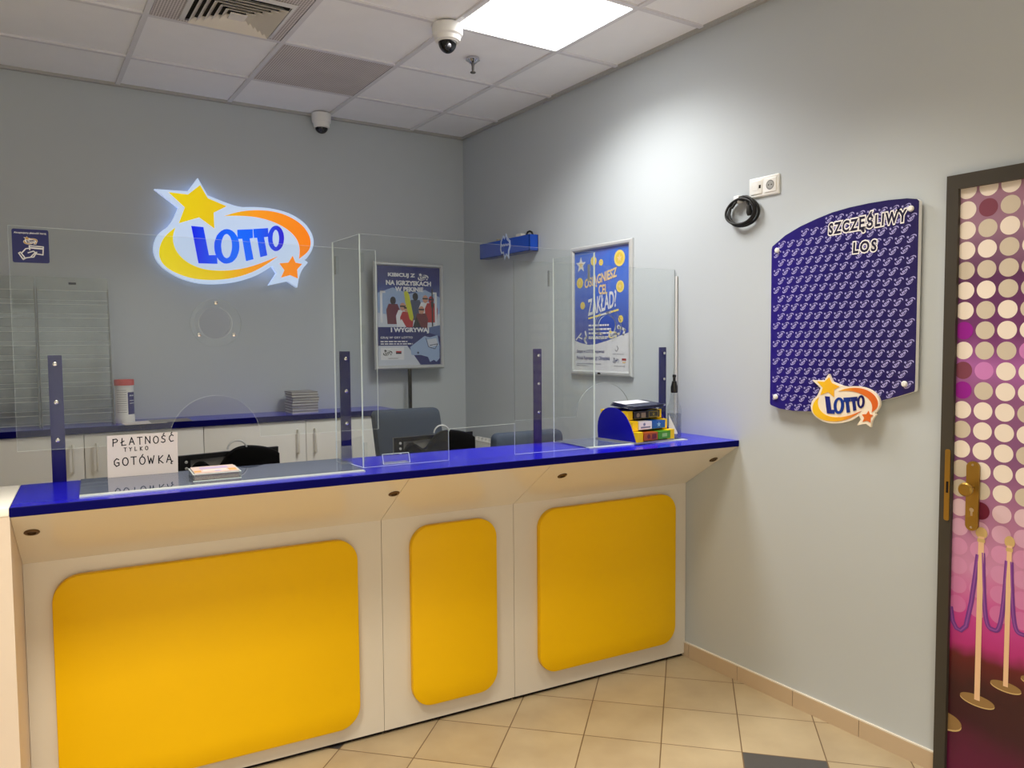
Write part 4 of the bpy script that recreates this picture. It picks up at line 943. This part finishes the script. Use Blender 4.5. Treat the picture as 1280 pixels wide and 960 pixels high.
cabinet(-1.868, -.69, 'white two-door cabinet below the paper stack, partly behind the grey office chair', [(-1.868, -1.279), (-1.279, -.69)], (-1.330, -1.224))
single('back_worktop', MB().box(-4.70, -.685, -.300, 0, 1.1045, 1.138).box(-4.70, -.685, -.302, -.3001, 1.1045, 1.1377, 1), [BLUE, BLUE_SHADE], 'narrow blue worktop on the white cabinets along the back wall', 'worktop', (-2.6, -.15, 1.104))
CT = 1.138
# clear leaflet racks
def rack(x0, x1, lab):
    t = T('leaflet_rack', lab, 'leaflet rack', ((x0+x1)/2, -.10, CT), group='clear leaflet racks on the back worktop')
    zt = 1.875
    t.part('back_panel', MB().box(x0, x1, -.050, -.046, CT+.0005, zt+.06), CLEAR2)
    for xx in (x0, x1-.004): t.part('side_panel', MB().add([(xx, -.175, CT+.0005), (xx, -.051, CT+.0005), (xx, -.051, zt), (xx, -.075, zt), (xx+.004, -.175, CT+.0005), (xx+.004, -.051, CT+.0005), (xx+.004, -.051, zt), (xx+.004, -.075, zt)],
        [(0, 1, 2, 3), (4, 5, 6, 7), (0, 3, 7, 4), (2, 3, 7, 6)], 0), pm('rack_side', rgb(128, 132, 130), .3))
    n = 10
    for k in range(n):
        z = CT+.012+k*.0735; yb = -.150+.0078*k
        mb = MB().add([(x0+.005, yb, z), (x1-.005, yb, z), (x1-.005, yb-.012, z+.048), (x0+.005, yb-.012, z+.048)], [(0, 1, 2, 3)], 0)
        mb.add([(x0+.005, yb, z), (x1-.005, yb, z), (x1-.005, -.052, z+.002), (x0+.005, -.052, z+.002)], [(0, 1, 2, 3)], 0)
        mb.box(x0+.005, x1-.005, yb-.0150, yb-.0128, z+.0485, z+.0510, 1); mb.box(x0+.005, x1-.005, yb-.0022, yb, z-.002, z, 1)
        t.part('pocket', mb, [CLEAR2, pm('rack_lip', rgb(206, 210, 208), .3)])
    mb = MB(); fr_ = fm_back(0, -.0505, 0); cx_ = (x0+x1)/2
    mb.prism(rect(cx_-.018, cx_+.018, zt+.022, zt+.034), fr_, 0, .0004, 0)
    t.part('brand_tab', mb, INK, 'tiny dark printed tab')
rack(-2.645, -2.305, 'clear tiered leaflet rack behind the left blue post, beside the wipes tub')
rack(-2.992, -2.652, 'clear tiered leaflet rack cut by the left edge of the photo')
# wipes tub
wx, wy = -2.252, -.165
t = T('wipes_tub', 'white wipes tub with red lid on the back worktop beside the racks', 'tub', (wx, wy, CT))
t.part('tub', MB().lathe([(.046, CT), (.0485, CT+.004), (.0485, CT+.036), (.047, CT+.04), (.047, CT+.205), (.0475, CT+.207)], (wx, wy, 0), 32), WHITE)
t.part('lid', MB().lathe([(.050, CT+.2075), (.0505, CT+.212), (.0505, CT+.236), (.048, CT+.240), (.002, CT+.2405)], (wx, wy, 0), 32), pm('lid_red', rgb(206, 48, 40), .4))
def wrap(a0, a1, z0_, z1_, r, mi, mb):
    th = [math.radians(a0+(a1-a0)*k/12) for k in range(13)]
    return mb.add([(wx+r*math.cos(a), wy+r*math.sin(a), z) for a in th for z in (z0_, z1_)], [(2*i, 2*i+2, 2*i+3, 2*i+1) for i in range(12)], mi)
mb = wrap(284, 350, CT+.048, CT+.170, .0474, 0, MB())
wrap(296, 306, CT+.148, CT+.155, .0477, 1, mb); wrap(310, 330, CT+.148, CT+.154, .0477, 1, mb)
for q in (.125, .110): wrap(296, 335, CT+q-.003, CT+q+.001, .0477, 1, mb)
for k in range(11): wrap(212, 276, CT+.06+.012*k, CT+.0625+.012*k, .0474, 2, mb)
t.part('label', mb, [NAVY, pm('label_white', rgb(200, 202, 220), .5), pm('label_grey', rgb(150, 150, 156), .6)])
# stack of envelopes
ENV = [pm('envelope_grey', rgb(214, 212, 208), .7, var=.04), pm('envelope_edge', rgb(160, 158, 154), .8, var=.2, scale=200)]
labs = ['lowest bundle of the grey-white envelope stack on the back worktop', 'second bundle from the bottom of the envelope stack on the back worktop', 'third bundle from the bottom of the envelope stack on the back worktop', 'topmost bundle of the envelope stack on the back worktop']
for k in range(4):
    ox_ = (0, -.003, .004, -.002)[k]; z = CT+.0335*k
    mb = MB()
    for j in range(4):
        zz = z+.0082*j; e = rnd.uniform(-.003, .003)
        mb.add([(-1.335+ox_+e, -.21+e, zz), (-1.178+ox_+e, -.225, zz), (-1.178+ox_+e, -.06, zz+.002), (-1.335+ox_+e, -.06, zz+.002), (-1.335+ox_+e, -.212, zz+.0065), (-1.178+ox_+e, -.228, zz+.0078), (-1.178+ox_+e, -.06, zz+.0078), (-1.335+ox_+e, -.06, zz+.0078)],
               [(0, 3, 2, 1), (4, 5, 6, 7), (0, 1, 5, 4), (1, 2, 6, 5), (2, 3, 7, 6), (3, 0, 4, 7)], j % 2 and 1 or 0)
    single('envelope_bundle', mb, ENV, labs[k], 'envelopes', (-1.257, -.14, z), group='envelope stack')
# papers near the tub
for k, (c, rz, lab) in enumerate((((-2.17, -.215), .06, 'white paper sheet on the back worktop in front of the wipes tub'), ((-2.03, -.20), -.03, 'grey paper sheet lying over the back worktop edge, right of the wipes tub'))):
    single('paper_sheet', MB().box(-.105, .105, -.10, .08, 0, .0012), PAPER if k == 0 else pm('paper_grey', rgb(150, 146, 142), .7), lab, 'paper', (c[0], c[1], CT+.0003+.0014*k), rotz=rz, local=True)

# lottery terminals on the desk
def terminal():
    t = T('sales_terminal', 'x', 'terminal', (0, 0, 0), local=True)
    w2 = .192
    fz = lambda u, v, w: (u, -w, v)
    t.part('stand', MB().rbox(-.11, .11, -.05, .12, 0, .02, .006).rbox(-.03, .03, .03, .06, .018, .2, .005), BLACKM)
    o = [(-w2, .10), (w2-.008, .10), (w2, .395), (-w2, .385)]
    h1 = [(-w2+.05, .12), (w2-.05, .12), (w2-.045, .378), (-w2+.045, .366)]
    t.part('back_frame', MB().prism(o, fz, -.02, .0, 0, [h1]), BLACK)
    t.part('screen', MB().prism(h1, fz, -.018, -.014, 0), pm('terminal_grey', rgb(150, 150, 150), .4))
    mb = MB()
    for k in range(3): mb.lathe([(.006, .0005), (.006, .004), (.003, .005)], (-w2+.03, 0, .36-.025*k), axis='y', n=10, M=Matrix.Scale(-1, 3, Vector((0, 1, 0))))
    t.part('buttons', mb, SILV)
    wave = [(-.158, .05), (-.162, .28), (-.155, .325), (-.140, .352), (-.118, .364), (-.098, .360), (-.080, .344), (-.062, .332), (-.046, .338), (-.030, .360), (-.010, .388), (.020, .408), (.06, .414), (.11, .408), (.155, .396), (.183, .378), (.187, .05)]
    wave = smoothed(smoothed(wave))
    mb = MB().loft([[(u*.97, -.004, .05+(v-.05)*.98) for u, v in wave], [(u, -.02, v) for u, v in wave], [(u, -.055, v-.003) for u, v in wave], [(u*.97, -.066, .05+(v-.05)*.94) for u, v in wave]], 0, smooth=True)
    t.part('hood', mb, pm('hood_black', rgb(5, 5, 6), .85, .08))
    pts = [(.02+.036*math.cos(PI*k/14), -.05, .404+.034*math.sin(PI*k/14)) for k in range(15)]
    t.part('ring_handle', MB().tube(pts, .0036, 8), SILV)
    return t
t1 = terminal(); t1.e['label'] = 'black sales terminal behind the left screen, beside the slip tray'
t1.e.location = (-2.045, -1.70, .7505); t1.e.rotation_euler = (0, 0, CA*.6); t1.e['group'] = 'black sales terminals on the staff desk'
t2 = dup(t1.e, 'black sales terminal behind the box guard, in front of the grey office chair', (-1.130, -1.70, .7505), -.16)
# office chairs
def office_chair(name, lab, loc, rz, zt, bw, lean, shear, arm=.29):
    t = T(name, lab, 'office chair', (0, 0, 0), local=True)
    zb_ = .58; h = zt-zb_; M = Matrix.Translation((0, .20, zb_)) @ Matrix.Rotation(lean, 4, 'X')
    # back: padded, slightly wider at the top
    rings = []
    for g, y in ((.02, -.035), (.004, -.028), (0, -.01), (0, .02), (.006, .032), (.024, .038)):
        o = rrect(-bw/2+g, bw/2-g, g, h-g, .034, 6)
        rings.append([tuple(M @ Vector((u*(1.05-.05*v/h)+shear*v, y+.02*math.sin(PI*v/h), v))) for u, v in o])
    t.part('backrest', MB().loft(rings, 0, smooth=True), CHAIR)
    t.part('seat', MB().rbox(-.23, .23, -.27, .20, .46, .54, .03, 0, 3), CHAIR)
    t.part('back_bar', MB().tube([(0, .05, .44), (0, .26, .44), (0, .30, .50), (0, .26, zb_+.25)], .02, 8), BLACKM)
    for s_ in (-1, 1): t.part('armrest', MB().tube([(s_*(arm-.04), -.05, .48), (s_*arm, -.05, .50), (s_*arm, -.05, .66)], .012, 8).rbox(s_*arm-.025, s_*arm+.025, -.17, .10, .66, .69, .01), BLACKM)
    t.part('gas_column', MB().lathe([(.03, .07), (.03, .26), (.02, .27), (.02, .46)], (0, 0, 0), 16), BLACKM)
    mb = MB()
    for k in range(5):
        a = 2*PI*k/5; mb.tube([(0, 0, .10), (.15*math.cos(a), .15*math.sin(a), .095), (.25*math.cos(a), .25*math.sin(a), .07)], [.028, .022, .015], 8)
    t.part('star_base', mb, BLACKM)
    for k in range(5):
        a = 2*PI*k/5; t.part('castor', MB().lathe([(.005, -.02), (.027, -.018), (.03, 0), (.027, .018), (.005, .02)], (.25*math.cos(a), .25*math.sin(a), .030), axis='y', n=14), BLACK)
    t.e.location = loc; t.e.rotation_euler = (0, 0, rz); return t
office_chair('office_chair', 'tall grey office chair back in front of the poster stand pole', (-.79, -.62, 0), PI, 1.188, .415, -.03, .14)
office_chair('office_chair', 'grey office chair back beside the right wall, only its top edge showing', (-.425, -1.22, 0), PI-.04, 1.085, .43, -.04, 0, .225)
# radiator on the right wall
t = T('radiator', 'white panel radiator with a slotted top low on the right wall', 'radiator', (-.09, -.70, 0))
RW = pm('radiator_white', rgb(226, 226, 220), .4, .4)
rx = -.150
t.part('panel', MB().rbox(rx, rx+.012, -1.20, -.22, .30, .895, .004).rbox(-.045, -.033, -1.20, -.22, .30, .895, .004), RW)
mb = MB()
mb.box(rx, rx+.014, -1.20, -.22, .8955, .905); mb.box(-.046, -.03, -1.20, -.22, .8955, .905)
for xx in (rx+.043, rx+.074): mb.box(xx, xx+.007, -1.20, -.22, .8955, .905)
y = -1.20
while y < -.22:
    mb.box(rx+.013, -.031, y, y+.014, .896, .9045); y += .05
t.part('top_grille', mb, RW)
t.part('foot', MB().box(rx+.02, -.05, -1.0, -.96, 0, .34), RW); t.part('foot', MB().box(rx+.02, -.05, -.46, -.42, 0, .34), RW)
t.part('convector', MB().box(rx+.02, -.05, -1.18, -.24, .34, .86), DARK)

# ================================================================== LIGHT
def area(name, loc, size, power, col, rot=(0, 0, 0), spread=180):
    l = bpy.data.lights.new(name, 'AREA'); l.shape = 'RECTANGLE'; l.size, l.size_y = size; l.energy = power; l.color = col; l.spread = math.radians(spread)
    o = bpy.data.objects.new(name, l); COL.objects.link(o); o.location = loc; o.rotation_euler = rot
    return o
area('panel_lamp', (-.715, -1.998, H-.006), (.54, .54), 23, (1, .975, .92), spread=134)
area('shop_fill_lamp', (-2.80, -3.42, H-.02), (.5, .5), 34, (1, .92, .74), spread=94)  # warm shop light in front of the counter, out of view
area('shop_fill_lamp', (-.85, -3.20, H-.02), (.5, .5), 14, (1, .93, .78), spread=100)  # added fill lamp, brightens the lower right wall and the floor below
area('shop_fill_lamp', (-2.82, -6.20, H-.02), (1.2, .5), 174, (1, .965, .885), spread=114)  # added lamp behind the camera; its floor bounce lifts ceiling and ambient light
w_ = bpy.data.worlds.new('World'); sc.world = w_; w_.use_nodes = True
w_.node_tree.nodes['Background'].inputs[0].default_value = (.5, .5, .5, 1); w_.node_tree.nodes['Background'].inputs[1].default_value = .05

# ================================================================== CAMERA
yaw, pit, rol = -0.5746, -0.0558, -0.0074
cy, sy_, cp, sp_, c_r, s_r = math.cos(yaw), math.sin(yaw), math.cos(pit), math.sin(pit), math.cos(rol), math.sin(rol)
f = Vector((-sy_*cp, cy*cp, sp_)); r = Vector((cy, sy_, 0)); u = r.cross(f)
r2 = c_r*r+s_r*u; u2 = -s_r*r+c_r*u
cam = bpy.data.cameras.new('camera'); co = bpy.data.objects.new('camera', cam); COL.objects.link(co)
M = Matrix((( r2.x, u2.x, -f.x, -2.7535), (r2.y, u2.y, -f.y, -4.8768), (r2.z, u2.z, -f.z, 1.5724), (0, 0, 0, 1)))
co.matrix_world = M
cam.sensor_width = 36; cam.sensor_fit = 'HORIZONTAL'; cam.lens = 959.4/1280*36; cam.clip_start = .02
sc.camera = co
sc.view_settings.view_transform = 'Standard'; sc.view_settings.look = 'None'; sc.view_settings.exposure = 0; sc.view_settings.gamma = 1
cyc = sc.cycles
cyc.use_denoising = True; cyc.max_bounces = 12; cyc.diffuse_bounces = 5; cyc.glossy_bounces = 5; cyc.transmission_bounces = 6; cyc.transparent_max_bounces = 32
cyc.sample_clamp_indirect = 6; cyc.caustics_reflective = False; cyc.caustics_refractive = False
